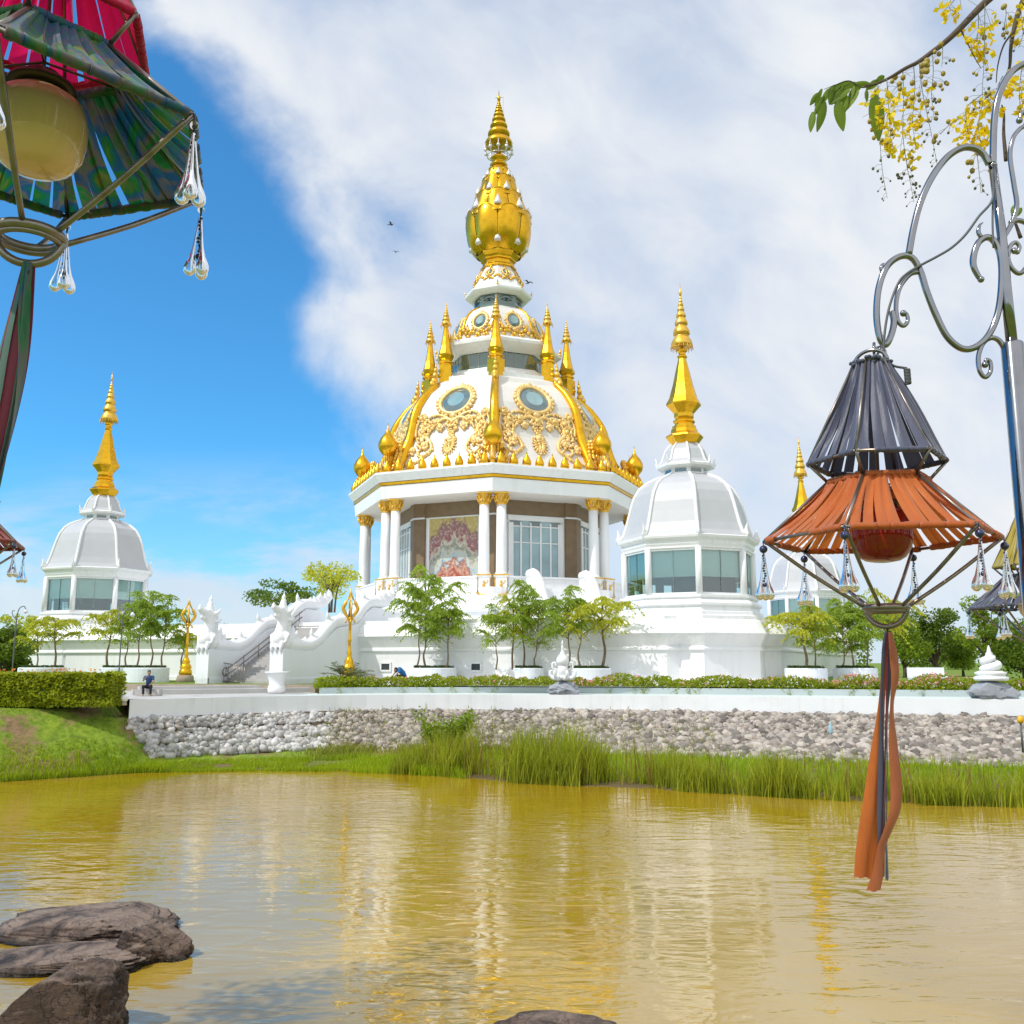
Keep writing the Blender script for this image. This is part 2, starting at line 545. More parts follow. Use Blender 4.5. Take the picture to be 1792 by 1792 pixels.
# the edge of the big cloud bank, as azimuth against elevation in the world
edge = [(720, 830), (690, 730), (610, 650), (560, 600), (535, 550), (600, 480), (575, 400), (500, 300), (420, 215), (350, 140), (270, 60), (190, -60)]
fc = w.new('ShaderNodeFloatCurve')
cm = fc.mapping.curves[0]
pts = []
for px, py in edge:
    r = ray(px, py)
    pts.append((min(.97, max(.0, (r[2] / r[1]) / 1.1)), (r[0] / r[1] + 1) / 2))
pts = sorted([(0.0, .55)] + pts + [(1.0, .02)])
cm.points[0].location = pts[0]
cm.points[1].location = pts[-1]
for p in pts[1:-1]:
    cm.points.new(*p)
fc.mapping.update()
w.put(fc.inputs['Value'], w.math('MULTIPLY', sv, 1 / 1.1, clamp=True))
ub = w.math('SUBTRACT', w.math('MULTIPLY', fc.outputs[0], 2), 1)
dist = w.math('SUBTRACT', su, ub)
muv = w.mapping(uv, (1, 1.0, 1), (0, 0, R(38)))
fb = w.noise(w.mapping(muv, (1.0, 1.35, 1)), 2.6, 9, .56, .3)
fb2 = w.noise(w.mapping(muv, (1.0, 1.6, 1)), 1.5, 5, .5, .2)
fine = w.noise(w.mapping(muv, (1.0, 1.3, 1)), 5.0, 8, .55, .4)
s1 = w.math('ADD', w.math('MULTIPLY', dist, 8.0), w.math('MULTIPLY', w.math('SUBTRACT', fb, .5), 3.2))
s1 = w.math('ADD', s1, w.math('MULTIPLY', w.math('SUBTRACT', fine, .5), .8))
m_big = w.maprange(s1, -.15, .85, 0, 1, True)
thin = w.maprange(w.math('ADD', w.math('MULTIPLY', fb2, .7), w.math('MULTIPLY', fine, .3)), .34, .57, .68, 1.0, True)
m_big = w.math('MULTIPLY', m_big, thin)
# low bank of cloud along the horizon
lowm = w.math('MULTIPLY', w.maprange(sv, .24, .10, 0, 1, True), w.maprange(w.noise(w.mapping(uv, (1, 3.4, 1)), 3.2, 8, .6, .2), .40, .60, .18, 1, True))
mask = w.math('MAXIMUM', m_big, w.math('MULTIPLY', lowm, .85))
back = w.maprange(sx.outputs[1], .1, -.25)  # brighter cloud added behind the camera as fill for the shaded walls
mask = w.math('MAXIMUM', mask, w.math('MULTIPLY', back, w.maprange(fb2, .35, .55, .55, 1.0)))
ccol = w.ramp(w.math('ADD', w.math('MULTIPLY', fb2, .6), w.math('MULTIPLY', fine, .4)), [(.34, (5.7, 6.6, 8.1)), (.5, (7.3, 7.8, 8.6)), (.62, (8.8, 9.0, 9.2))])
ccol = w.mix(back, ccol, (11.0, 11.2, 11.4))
skyc = w.mix(1.0, sky.outputs[0], (.55, 1.45, 1.90), 'MULTIPLY')
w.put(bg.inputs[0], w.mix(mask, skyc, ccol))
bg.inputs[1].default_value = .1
scene.view_settings.view_transform = 'Standard'
scene.view_settings.look = 'None'
scene.view_settings.exposure = .05
scene.view_settings.gamma = 1

# ------------------------------------------------------------------ terrain
WZ = .9          # water level
TZ = 4.05        # terrace level
LZ = 4.45        # lawn level
shore = [ONZ(px, py, WZ) for px, py in ((-900, 1440), (-200, 1384), (0, 1368), (120, 1360), (240, 1352), (420, 1349), (600, 1350), (770, 1358), (900, 1370), (1200, 1385), (1400, 1397), (1600, 1408), (1792, 1412), (2300, 1440))]
shx, shy = [p.x for p in shore], [p.y for p in shore]
wallx = [-60, -18.3, -14, -8, 0, 8, 16, 25, 60]
wally = [46, 46, 50.3, 53.2, 53.6, 51.8, 49.2, 46.6, 40]
def ys(x): return interp(x, shx, shy)
def yw(x): return interp(x, wallx, wally)
def sst(a, b, x):
    t = min(1, max(0, (x - a) / (b - a)))
    return t * t * (3 - 2 * t)
def mound(x, y):
    s = ys(x)
    k = 1 - sst(-18.2, -16.2, x)
    prof = interp(y, [s, s + .3, s + 2.4, s + 4.6, s + 5.2, s + 9], [.9, 1.2, 2.45, 3.62, 3.72, 3.80])
    return .6 + (prof - .6) * k
def height(x, y):
    s, yl = ys(x), yw(x)
    if y < s:
        h = max(-1.2, WZ - .55 * (s - y))
        h = max(h, interp(y, [-7, -6, 4.6, 5.0, 6.2, 8.5], [4.4, 3.9, 3.9, 3.8, 1.2, -1.2]))
    elif y < yl + .05:
        dz = interp(x, [-15, -9, 0, 10], [1.4, 2.4, 4.2, 5.2])
        yf = max(s + .6, yl - dz)
        h = interp(y, [s, yf, yl, yl + 1], [WZ, 1.32, 3.22, 3.22])
        h = max(h, mound(x, y))
    elif y < yl + 3.9:
        h = 3.1 if x > -19.4 else 3.82
    else:
        h = LZ if (x > -11.0 or y > 65) else 3.96
        if x < -18.5 and y < 60:
            h = 3.95
        h += .0
    e = max(sst(50, 58, abs(x)), sst(70, 73, y))
    h = h * (1 - e) + 4.4 * e
    h += .05 * mnoise.noise(Vector((x * .8, y * .8, 0))) * (1 if y < yl else .15)
    return h
g = MB()
GX = [-60 + .5 * i for i in range(241)]
GY = [-8 + 1.0 * i for i in range(44)] + [36 + .4 * i for i in range(1, 61)] + [60 + 1.0 * i for i in range(1, 15)]
nx, ny = len(GX), len(GY)
vs = [(x, y, height(x, y)) for y in GY for x in GX]
fs = [(j * nx + i, j * nx + i + 1, (j + 1) * nx + i + 1, (j + 1) * nx + i) for j in range(ny - 1) for i in range(nx - 1)]
g.add(vs, fs, True)
x0, x1, y0, y1, BIG = GX[0], GX[-1], GY[0], GY[-1], 4500
g.add([(-BIG, -BIG, 4.4), (BIG, -BIG, 4.4), (BIG, y0, 4.4), (-BIG, y0, 4.4)], [(0, 1, 2, 3)])
g.add([(-BIG, y1, 4.4), (BIG, y1, 4.4), (BIG, BIG, 4.4), (-BIG, BIG, 4.4)], [(0, 1, 2, 3)])
g.add([(-BIG, y0, 4.4), (x0, y0, 4.4), (x0, y1, 4.4), (-BIG, y1, 4.4)], [(0, 1, 2, 3)])
g.add([(x1, y0, 4.4), (BIG, y0, 4.4), (BIG, y1, 4.4), (x1, y1, 4.4)], [(0, 1, 2, 3)])
m, t, b = newmat('grass_and_earth')
tc = t.new('ShaderNodeTexCoord').outputs['Object']
n1 = t.noise(tc, .35, 6, .6)
n2 = t.noise(tc, 3.5, 6, .65)
c = t.ramp(n2, [(.3, (.08, .135, .006)), (.55, (.18, .27, .012)), (.75, (.28, .33, .022))])
earth = t.ramp(n2, [(.3, (.13, .075, .035)), (.7, (.30, .20, .10))])
c = t.mix(t.maprange(t.math('ADD', t.math('MULTIPLY', n1, .75), t.math('MULTIPLY', n2, .25)), .485, .56), c, earth)
sz = t.new('ShaderNodeSeparateXYZ')
t.l.new(tc, sz.inputs[0])
lawn = t.ramp(n2, [(.3, (.09, .15, .008)), (.7, (.19, .29, .014))])
c = t.mix(t.maprange(sz.outputs[2], 4.15, 4.3), c, lawn)
mud = t.maprange(sz.outputs[2], .95, 1.15, 1, 0)
c = t.mix(mud, c, (.12, .085, .03))
t.put(b.inputs['Base Color'], c)
b.inputs['Roughness'].default_value = .95
t.put(b.inputs['Normal'], t.bump(n2, .8, .12))
M['ground'] = m
struct('ground', g, 'ground')

# water: muddy, mirror-like, with ripples
m, t, b = newmat('muddy_pond_water')
tc = t.new('ShaderNodeTexCoord').outputs['Object']
n0 = t.noise(t.mapping(tc, (.16, .10, 1)), 1, 4, .55, .6)
t.put(b.inputs['Base Color'], t.ramp(n0, [(.30, (.28, .168, .006)), (.52, (.36, .222, .012)), (.75, (.405, .274, .055))]))
b.inputs['Roughness'].default_value = .02
b.inputs['IOR'].default_value = 2.4
rA = t.noise(t.mapping(tc, (.75, 1.9, 1), (0, 0, R(10))), 1.0, 2, .38, 1.1)
rB = t.noise(t.mapping(tc, (1.5, 6.5, 1), (0, 0, R(-4))), 1.3, 2, .5, .3)
rC = t.noise(tc, .22, 3)
h = t.math('ADD', t.math('MULTIPLY', rA, t.maprange(rC, .35, .65, .55, 1.25)), t.math('MULTIPLY', t.math('MULTIPLY', rB, .22), t.maprange(rC, .38, .62, .25, 1.1)))
t.put(b.inputs['Normal'], t.bump(h, .55, .048))
M['water'] = m
struct('pond_water', MB().add([(-58, 3, WZ), (58, 3, WZ), (58, 58, WZ), (-58, 58, WZ)], [(0, 1, 2, 3)]), 'water')

# terrace: a slab behind the white retaining wall
edge_pts = []
xs = [-18.3, -17, -15.5, -14, -12.5, -11, -9.5, -8, -6, -4, -2, 0, 2, 4, 6, 8, 10, 12, 14, 16, 18, 20, 22.5, 25, 28, 32, 37, 42]
def ywS(x):
    return sum(yw(x + d) for d in (-2.0, -1, 0, 1, 2.0)) / 5 if x > -16.5 else yw(x)
edge_pts = [(x, ywS(x)) for x in xs]
g = MB()
nE = len(edge_pts)
vs = [(x, y + .02, TZ) for x, y in edge_pts] + [(x, y + (3.02 if x > -11.5 else 9), TZ - .0) for x, y in edge_pts]
g.add(vs, [(i, i + 1, nE + i + 1, nE + i) for i in range(nE - 1)])
struct('terrace', g, 'terrace')
def ribbon_wall(name, pts, th, z0, z1, mt, parent=None, **kw):
    """solid wall following a ground line"""
    n = len(pts)
    g = MB()
    vs = []
    for x, y in pts: vs.append((x, y, z0))
    for x, y in pts: vs.append((x, y, z1))
    for x, y in pts: vs.append((x, y + th, z1))
    for x, y in pts: vs.append((x, y + th, z0))
    fs = []
    for i in range(n - 1):
        for q in range(4):
            a, b2 = q * n, ((q + 1) % 4) * n
            fs.append((a + i, a + i + 1, b2 + i + 1, b2 + i))
    fs.append((0, n, 2 * n, 3 * n))
    fs.append((n - 1, 4 * n - 1, 3 * n - 1, 2 * n - 1))
    g.add(vs, fs)
    return g.build(name, mt, parent, **kw)
rw = thing('retaining_wall', 'long smooth white retaining wall curving along the top of the stone bank above the pond', 'wall', (-18.3, 46, 3.1))
o = ribbon_wall('wall_face', [(x + 18.3, y - 46) for x, y in edge_pts], .35, -.03, TZ + .012 - 3.1, 'whitewall', rw)
o = ribbon_wall('footing', [(x + 18.3, y - 46 - .13) for x, y in edge_pts], .128, -.14, .05, 'coping', rw)
# flower bed kerb wall
fb_pts = [(x, ywS(x) + 3.0) for x in xs if x > -11.6]
fbw = tag(ribbon_wall('flower_bed_wall', fb_pts + [(42.2, ywS(42) + 3.0)], .25, TZ - .2, LZ - .06, 'greywall'), 'low pale wall edging the long flower bed on the terrace', 'wall')
# paving on the left before the stairs
struct('path', MB().add([(-26, 47.5, 4.03), (-17.5, 46.8, 4.056), (-11.6, 53.5, 4.056), (-11.6, 59.0, 4.056), (-16, 63.6, 4.056), (-30, 63.6, 4.03)], [(0, 1, 2, 3, 4, 5)]), 'concrete')
kerb_me = MB()
for (xa, ya_, xb, yb, zt) in ((-21, 53.0, -12.2, 57.8, 4.32), (-22, 56.5, -14.5, 60.8, 4.42)):
    d = Vector((xb - xa, yb - ya_, 0))
    kerb_me.box(((xa + xb) / 2, (ya_ + yb) / 2, (zt + 3.9) / 2), (d.length, .9, zt - 3.9), math.atan2(d.y, d.x))
struct('path_step', kerb_me, 'concrete')
struct('added_bounce_sheet', MB().add([(-9.5, 57.6, 4.458), (30, 51, 4.458), (40, 70, 4.458), (15, 66, 4.458), (-8, 72, 4.458), (-10.5, 66, 4.458)], [(0, 1, 2, 3, 4, 5)]), 'bounce_sheet')  # unseen pale sheet, added to bounce light onto the platform base
end_wall = tag(MB().box((-11.72, 58.6, 4.2), (.25, 4.2, .5)).build('low_kerb', 'coping'), 'short stained kerb closing the left end of the flower bed behind the cycad', 'kerb')
struct('lawn_strip', MB().prism([(-40, 64.4), (-11.9, 59.2), (-8, 66), (-40, 84)], 3.8, 4.462), 'ground')
struct('lawn_kerb', MB().prism([(-40, 64.2), (-11.9, 59.0), (-11.9, 59.15), (-40, 64.35)], 3.8, 4.47), 'coping')

# ------------------------------------------------------------------ rubble bank
def rubble(name, mt, xa, xb, label, n, smin, smax, tiers=False, seed=1):
    r = np.random.default_rng(seed)
    base = bpy.data.meshes.new('tmp')
    import bmesh
    protos = []
    for k in range(5):
        bm = bmesh.new()
        bmesh.ops.create_icosphere(bm, subdivisions=1, radius=1)
        for v in bm.verts:
            v.co *= 1 + .35 * mnoise.noise(v.co * 1.4 + Vector((k * 9.1, 3, 1)))
        bm.verts.index_update()
        protos.append(([v.co.copy() for v in bm.verts], [tuple(v.index for v in f.verts) for f in bm.faces]))
        bm.free()
    bpy.data.meshes.remove(base)
    g = MB()
    # dark earth behind the stones
    eb = MB()
    NX, NY = int((xb - xa) * 2) + 1, 8
    def earth(u, v):
        x0_ = max(xa, -16.3)
        x = x0_ + (xb - x0_) * u
        s, yl = ys(x), ywS(x)
        yf = max(s + .5, yl - interp(x, [-15, -9, 0, 10], [1.4, 2.4, 4.2, 5.2]))
        y = yf + (yl - .02 - yf) * v
        return (x, y, max(height(x, min(y, yw(x))), interp(y, [yf, yl], [1.30, 3.20])) + .03)
    eb.grid(earth, NX, NY)
    eb.build('earth_bank', 'earth', kind='structure')
    for i in range(n):
        x = r.uniform(xa, xb)
        t_ = r.uniform(0, 1)
        s, yl = ys(x), ywS(x)
        dz = interp(x, [-15, -9, 0, 10], [1.4, 2.4, 4.2, 5.2])
        yf = max(s + .5, yl - dz)
        y = yl - .05 + (yf - yl) * t_ ** .9
        z = height(x, min(y, yw(x)))
        if z < interp(x, [-16, -14, 0], [.9, .9, .9]) or (mound(x, y) > z - .06 and x < -15.5):
            continue
        z = max(z, interp(y, [yf, yl], [1.32, 3.22]))
        sz_ = r.uniform(smin, smax) * (1.25 if t_ > .5 else 1) * r.choice([.55, .8, 1, 1, 1.55])
        if tiers:
            q = (z - 1.32) / .63
            if abs(q - round(q)) < .13 and r.uniform() < .9:
                continue
        pv, pf = protos[r.integers(5)]
        e = Matrix.Rotation(r.uniform(0, 6.28), 3, 'Z') @ Matrix.Rotation(r.uniform(-.6, .6), 3, 'X')
        sc = Vector((sz_ * r.uniform(.8, 1.35), sz_ * r.uniform(.8, 1.1), sz_ * r.uniform(.55, .9)))
        g.add([Vector((x, y, z + .02)) + e @ Vector((v.x * sc.x, v.y * sc.y, v.z * sc.z)) for v in pv], pf, True)
    return tag(g.build(name, mt), label, 'stone wall')
rubble('gabion_wall', 'whitestone', -18.2, -9.6, 'neat gabion wall of white stones in three courses beside the grassy left bank', 3800, .09, .16, True, 3)
rubble('rubble_bank', 'stone', -9.6, 1.5, 'loose brownish rubble bank under the white wall behind the bushy shrub and tall weeds', 4600, .09, .165, False, 4)
rubble('rubble_bank', 'stone', 1.5, 31, 'long grey rubble bank under the white wall behind the reeds on the right', 15500, .085, .185, False, 5)
# ------------------------------------------------------------------ corner pavilions
def polar(r, a, z):   # a measured from the front (-Y), counter-clockwise seen from above
    return (r * math.sin(a), -r * math.cos(a), z)
A8 = math.pi / 4
PB = 4.5
def moulding():
    """base profile shared by the pavilions and the platform: (outset, z)"""
    return [(.10, 4.3), (.10, 4.75), (0, 4.80), (0, 6.55), (.16, 6.62), (.16, 6.72), (.05, 6.86), (.42, 7.55), (.52, 7.66), (.10, 8.45), (-.12, 8.55), (-.12, 8.78)]
pav = thing('pavilion', '', 'pavilion', (12.2, 65, PB), R(-2))
DZ = (0, 0, -PB)
pbase = MB().lathe([(5.40 + o_, z) for o_, z in moulding()] + [(5.0, 8.85), (5.0, 9.05), (4.85, 9.1), (4.75, 9.4), (4.95, 9.5), (4.95, 9.62), (4.6, 9.9), (4.75, 10.0), (4.75, 10.14), (4.3, 10.2)])
pbase.build('base', 'white', pav, loc=DZ)
piers = MB().lathe([(.20, 10.15), (.20, 13.25)], 14, c=(0, -4.42, 0), smooth=True)
pm = piers.mesh('column', 'white')
for k in range(8):
    put('column', pm, pav, loc=DZ, rz=k * A8)
# windows between the columns: pane in front of a blind
def facequad(R8, z0, z1, inset, off=0.0):
    """vertical panel on the octagon face centred 22.5 deg from the front"""
    h = R8 * math.sin(A8 / 2) - inset
    ap = R8 * math.cos(A8 / 2) + off
    return [(-h, -ap, z0), (h, -ap, z0), (h, -ap, z1), (-h, -ap, z1)]
wf = MB()
hw = 4.35 * math.sin(A8 / 2) - .12
ap = 4.35 * math.cos(A8 / 2)
for zc, hh in ((10.24, .14), (13.15, .16)):
    wf.box((0, -ap, zc), (2 * hw, .14, hh))
for xx in (-hw + .04, hw - .04):
    wf.box((xx, -ap, 11.7), (.08, .14, 2.8))
wf_m = wf.mesh('window_frame', 'white')
sash = MB()
sash.box((0, -ap, 11.7), (.035, .05, 2.78))
sash_m = sash.mesh('mullion', 'facet')
pn = MB().add(facequad(4.35, 10.3, 13.08, .16, -.03), [(0, 1, 2, 3)])
pn_m = pn.mesh('pane', 'pane')
bl = MB().add(facequad(4.1, 11.35, 13.2, .05, -.05), [(0, 1, 2, 3)])
bl_m = bl.mesh('roller_blind', 'blind')
for k in range(8):
    a = A8 / 2 + k * A8
    fr = put('window_frame', wf_m, pav, loc=DZ, rz=a)
    put('pane', pn_m, fr)
    put('mullion', sash_m, fr)
    put('roller_blind', bl_m, fr)
core = MB().lathe([(3.7, 10.21), (3.7, 10.28), (1.2, 10.3), (1.2, 13.2)], 16, smooth=False)
core.box((-2.3, -2.4, 10.95), (.5, .5, 1.3))
core.box((1.4, -2.8, 10.85), (1.1, .5, 1.1))
core.box((2.6, -1.2, 11.0), (.6, .6, 1.4))
core.ball((-.6, -3.0, 10.9), (.5, .4, .55))
core.ball((.5, -3.0, 10.7), (.6, .3, .4))
core.build('interior', 'darkinside', pav, loc=DZ)
eave = [(4.2, 13.2), (4.52, 13.22), (4.52, 13.35), (4.60, 13.5), (4.60, 13.72), (4.86, 13.88), (4.90, 14.02), (4.78, 14.08), (4.5, 14.12)]
MB().lathe(eave).build('eave', 'white', pav, loc=DZ)
dome = [(4.66, 14.09), (4.42, 14.45), (4.22, 15.0), (4.0, 15.8), (3.82, 16.5), (3.58, 17.2), (3.2, 17.8), (2.7, 18.2), (2.1, 18.48), (1.6, 18.72)]
MB().lathe(dome, cap=False).build('dome', 'silver', pav, loc=DZ)
rib = MB().tube([(0, -r - .02, z) for r, z in dome], [.15] + [.12] * 8 + [.10], 8)
rib_m = rib.mesh('rib', 'white')
def corner_leaf(r, z, h, wd):
    g = MB()
    pts = [(0, -r + .1, z), (0, -r - .05, z + h * .3), (0, -r - .02, z + h * .6), (0, -r - .12, z + h)]
    g.tube(pts, [wd, wd * .9, wd * .5, .01], 6, flat=.45)
    return g
fin_m = corner_leaf(4.72, 13.95, 1.0, .26).mesh('corner_finial', 'white')
drum = MB().lathe([(1.62, 18.6), (1.62, 18.78), (1.5, 18.8), (1.5, 19.1), (1.62, 19.12), (2.05, 19.25), (2.07, 19.4), (1.85, 19.5)])
drum.build('upper_drum', 'white', pav, loc=DZ)
uw = MB().add(facequad(1.5, 18.83, 19.07, .17, .012), [(0, 1, 2, 3)])
uw_m = uw.mesh('small_window', 'facet')
d2 = [(1.85, 19.48), (1.62, 19.75), (1.5, 20.1), (1.36, 20.5), (1.1, 20.85), (.85, 21.03)]
MB().lathe(d2, cap=False).build('upper_dome', 'silver', pav, loc=DZ)
rib2_m = MB().tube([(0, -r - .01, z) for r, z in d2], [.085] * 6, 6).mesh('upper_rib', 'white')
fin2_m = corner_leaf(1.98, 19.35, .65, .13).mesh('upper_finial', 'white')
for k in range(8):
    put('rib', rib_m, pav, loc=DZ, rz=k * A8)
    put('corner_finial', fin_m, pav, loc=DZ, rz=k * A8)
    put('small_window', uw_m, pav, loc=DZ, rz=A8 / 2 + k * A8)
    put('upper_rib', rib2_m, pav, loc=DZ, rz=k * A8)
    put('upper_finial', fin2_m, pav, loc=DZ, rz=k * A8)
spire = MB().lathe([(.88, 20.95), (.95, 21.02), (1.33, 21.52), (1.30, 21.6), (.96, 21.85), (.92, 22.1), (.84, 22.2), (.84, 22.34), (.66, 22.4), (.66, 22.5), (.78, 22.62), (.78, 22.72), (.62, 22.86), (.70, 22.98), (.70, 23.25), (1.24, 23.86), (1.24, 23.95), (1.0, 24.4), (.72, 25.4), (.50, 26.4), (.28, 27.3), (.36, 27.42), (.36, 27.5), (.24, 27.6), (.24, 27.75), (.38, 27.86), (.38, 27.98), (.12, 28.1), (.09, 28.4)])
sp = spire.build('spire', 'gold', pav, loc=DZ)
def umbrella(mb, z0, z1, r0, n=8, seg=20):
    """tiers of a gilded umbrella finial tapering from z0 up to z1"""
    H = z1 - z0
    z = z0
    prof = []
    tot = sum(.80 ** i for i in range(n))
    body = H * .80
    for i in range(n):
        hgt = body * (.80 ** i) / tot
        r = r0 * (1 - .93 * (z - z0) / body)
        r2 = r0 * (1 - .93 * (z + hgt - z0) / body)
        prof += [(r, z), (r * 1.02, z + hgt * .2), (r * .93, z + hgt * .45), (r * .70, z + hgt * .78), (max(r2 * .66, .01), z + hgt)]
        z += hgt
    prof += [(r0 * .09, z + .02), (r0 * .15, z + H * .06), (r0 * .05, z + H * .09), (.012, z1)]
    return mb.lathe(prof, seg, smooth=True)
um = MB()
umbrella(um, 28.2, 33.0, .76)
umb = um.build('umbrella_finial', 'goldleaf', pav, loc=DZ)
fr = MB()
for k in range(16):
    a = 2 * math.pi * k / 16
    fr.tube([polar(.74, a, 28.35), polar(.80, a, 28.1), polar(.78, a, 27.95)], .022, 4)
fr.tube([polar(.76, 2 * math.pi * k / 20, 28.12) for k in range(20)], .02, 4, closed=True)
fr.build('fringe', 'goldleaf', umb)
GP = 'white corner pavilions with gold spires'
tag(pav, 'white octagonal pavilion with gold spire, the nearest one, right of the great golden pagoda', 'pavilion', GP)
p2 = copy_tree(pav)
p2.location = (-37.8, 86, PB)
tag(p2, 'white octagonal pavilion with gold spire standing alone against the blue sky on the left', 'pavilion')
p3 = copy_tree(pav)
p3.location = (34.9, 112, PB)
tag(p3, 'farthest white pavilion, mostly hidden behind the orange lantern, its gold spire tip showing beside it', 'pavilion')

# ------------------------------------------------------------------ square platform joining the pavilions
TH = math.atan2(-21, 50)          # direction of the front side
CX, CY = -1.5, 99
plat = thing('platform', 'broad square white platform with moulded cornice carrying the pagoda between the pavilions', 'platform', (CX, CY, PB), TH)
hs = 27.1 + 4.6
ch = 6.2
def cham(h):   # square with the corners cut where the pavilions stand
    return [(-h + ch, -h), (h - ch, -h), (h, -h + ch), (h, h - ch), (h - ch, h), (-h + ch, h), (-h, h - ch), (-h, -h + ch)]
g = MB()
prof = moulding() + [(-.5, 8.78), (-.5, 8.62)]
rings = [[(x, y, z) for x, y in cham(hs - .02 + o_)] for o_, z in prof]
vs = [p for r_ in rings for p in r_]
fs = []
for i in range(len(rings) - 1):
    for k in range(8):
        fs.append((i * 8 + k, i * 8 + (k + 1) % 8, (i + 1) * 8 + (k + 1) % 8, (i + 1) * 8 + k))
fs.append(tuple((len(rings) - 1) * 8 + k for k in range(8)))
g.add(vs, fs)
g.build('plinth', 'white', plat, loc=DZ)
vm = MB()
vm.box((0, 0, 0), (.9, .08, .12)).box((0, 0, .55), (.9, .08, .12)).box((-.39, 0, .27), (.12, .08, .5)).box((.39, 0, .27), (.12, .08, .5))
vm_m = vm.mesh('vent', 'white')
vh_m = MB().box((0, .02, .27), (.66, .03, .43)).mesh('vent_opening', 'darkinside')
for px in (675, 833):
    # where the ray meets the platform front
    r = ray(px, 1170)
    n_ = Vector((math.sin(TH), -math.cos(TH), 0))
    fp = Vector((CX, CY, 0)) + n_ * hs
    k = fp.dot(n_) / Vector((r[0], r[1], 0)).dot(n_)
    p = Vector((r[0] * k, r[1] * k, 0)) - Vector((CX, CY, 0))
    p = Matrix.Rotation(-TH, 3, 'Z') @ p
    v = put('vent', vm_m, plat, loc=(p.x, -hs - .03, .75))
    put('vent_opening', vh_m, v)

# ------------------------------------------------------------------ the great pagoda
ZB = 8.6
pag = thing('pagoda', 'great white and gold octagonal pagoda with lotus bud spire in the middle of the scene', 'pagoda', (CX, CY, ZB), R(-1))
DP = (0, 0, -ZB)
def P8(name, me, parent=pag, half=False, ks=range(8), **kw):
    return [put(name, me, parent, loc=DP if parent is pag else (0, 0, 0), rz=k * A8 + (A8 / 2 if half else 0), **kw) for k in ks]
MB().lathe([(17.2, 8.5), (17.2, 9.3), (16.6, 9.4), (16.4, 10.2), (16.9, 10.4), (16.9, 10.7), (16.2, 10.9), (15.6, 11.2), (15.6, 11.7), (15.2, 11.8), (15.2, 12.5), (10, 12.55)]).build('stepped_base', 'white', pag, loc=DP)
# parapet between pedestals, pedestals with gold trim, paired columns
par = MB()
hwid = 14.6 * math.sin(A8 / 2) - 1.5
ap = 14.6 * math.cos(A8 / 2)
par.box((0, -ap, 12.95), (2 * hwid, .25, .9))
par.box((0, -ap, 13.48), (2 * hwid, .4, .16))
P8('parapet', par.mesh('parapet', 'white'), half=True)
pd = MB()
for s in (-1, 1):
    pd.lathe([(.92, 11.75), (.92, 12.0), (.85, 12.05), (.85, 13.35), (.95, 13.45), (.95, 13.55)], 4, c=(s * .78, -14.05, 0), rot=-45)
pdm = pd.mesh('pedestal', 'white')
tr = MB()
for s in (-1, 1):
    x = s * .78
    yb = -14.05 - .60
    w2 = .56
    tr.tube([(x - w2, yb - .03, 12.05), (x + w2, yb - .03, 12.05), (x + w2, yb - .03, 13.45), (x - w2, yb - .03, 13.45)], .055, 4, closed=True)
    tr.lathe([(.98, 13.55), (.98, 13.66), (.62, 13.72)], 4, c=(x, -14.05, 0), rot=-45)
    # little gilded relief figure
    tr.ball((x, yb - .02, 13.0), (.10, .05, .12)).ball((x, yb - .02, 12.65), (.13, .06, .26))
    tr.tube([(x - .32, yb - .03, 12.3), (x - .15, yb - .04, 12.5), (x, yb - .03, 12.35), (x + .16, yb - .04, 12.5), (x + .33, yb - .03, 12.3)], .05, 5)
    tr.tube([(x + .05, yb - .03, 12.8), (x + .28, yb - .03, 12.95), (x + .36, yb - .03, 13.15)], .035, 5)
tr.tube([(-1.45, -14.72, 12.0), (-.9, -15.0, 11.75), (0, -15.15, 11.62), (.9, -15.0, 11.75), (1.45, -14.72, 12.0)], [.05, .10, .13, .10, .05], 6)
trm = tr.mesh('gold_trim', 'goldleaf')
for o in P8('pedestal', pdm):
    put('gold_trim', trm, o)
cb_ = MB().lathe([(.62, 13.6), (.62, 13.75), (.52, 13.85), (.49, 14.0), (.47, 17), (.44, 20.15)], 20, smooth=True)
cbm = cb_.mesh('column', 'white')
cp = MB().lathe([(.46, 20.05), (.52, 20.15), (.46, 20.25), (.50, 20.5), (.62, 20.9), (.66, 21.02)], 16, smooth=True)
cp.box((0, 0, 21.09), (1.3, 1.3, .16))
for k in range(8):
    a = k * A8
    cp.tube([polar(.47, a, 20.3), polar(.6, a, 20.55), polar(.68, a, 20.85), polar(.78, a, 20.8)], [.12, .12, .09, .05], 5)
for k in range(12):
    a = k * math.pi / 6
    cp.ball(polar(.5, a, 20.42), (.11, .11, .16), 6, 4)
cpm = cp.mesh('capital', 'goldleaf')
for k in range(8):
    for s in (-1, 1):
        px_, py_ = s * .78, -14.05
        a = k * A8
        o = put('column', cbm, pag, loc=(px_ * math.cos(a) - py_ * math.sin(a), px_ * math.sin(a) + py_ * math.cos(a), -ZB))
        put('capital', cpm, o)
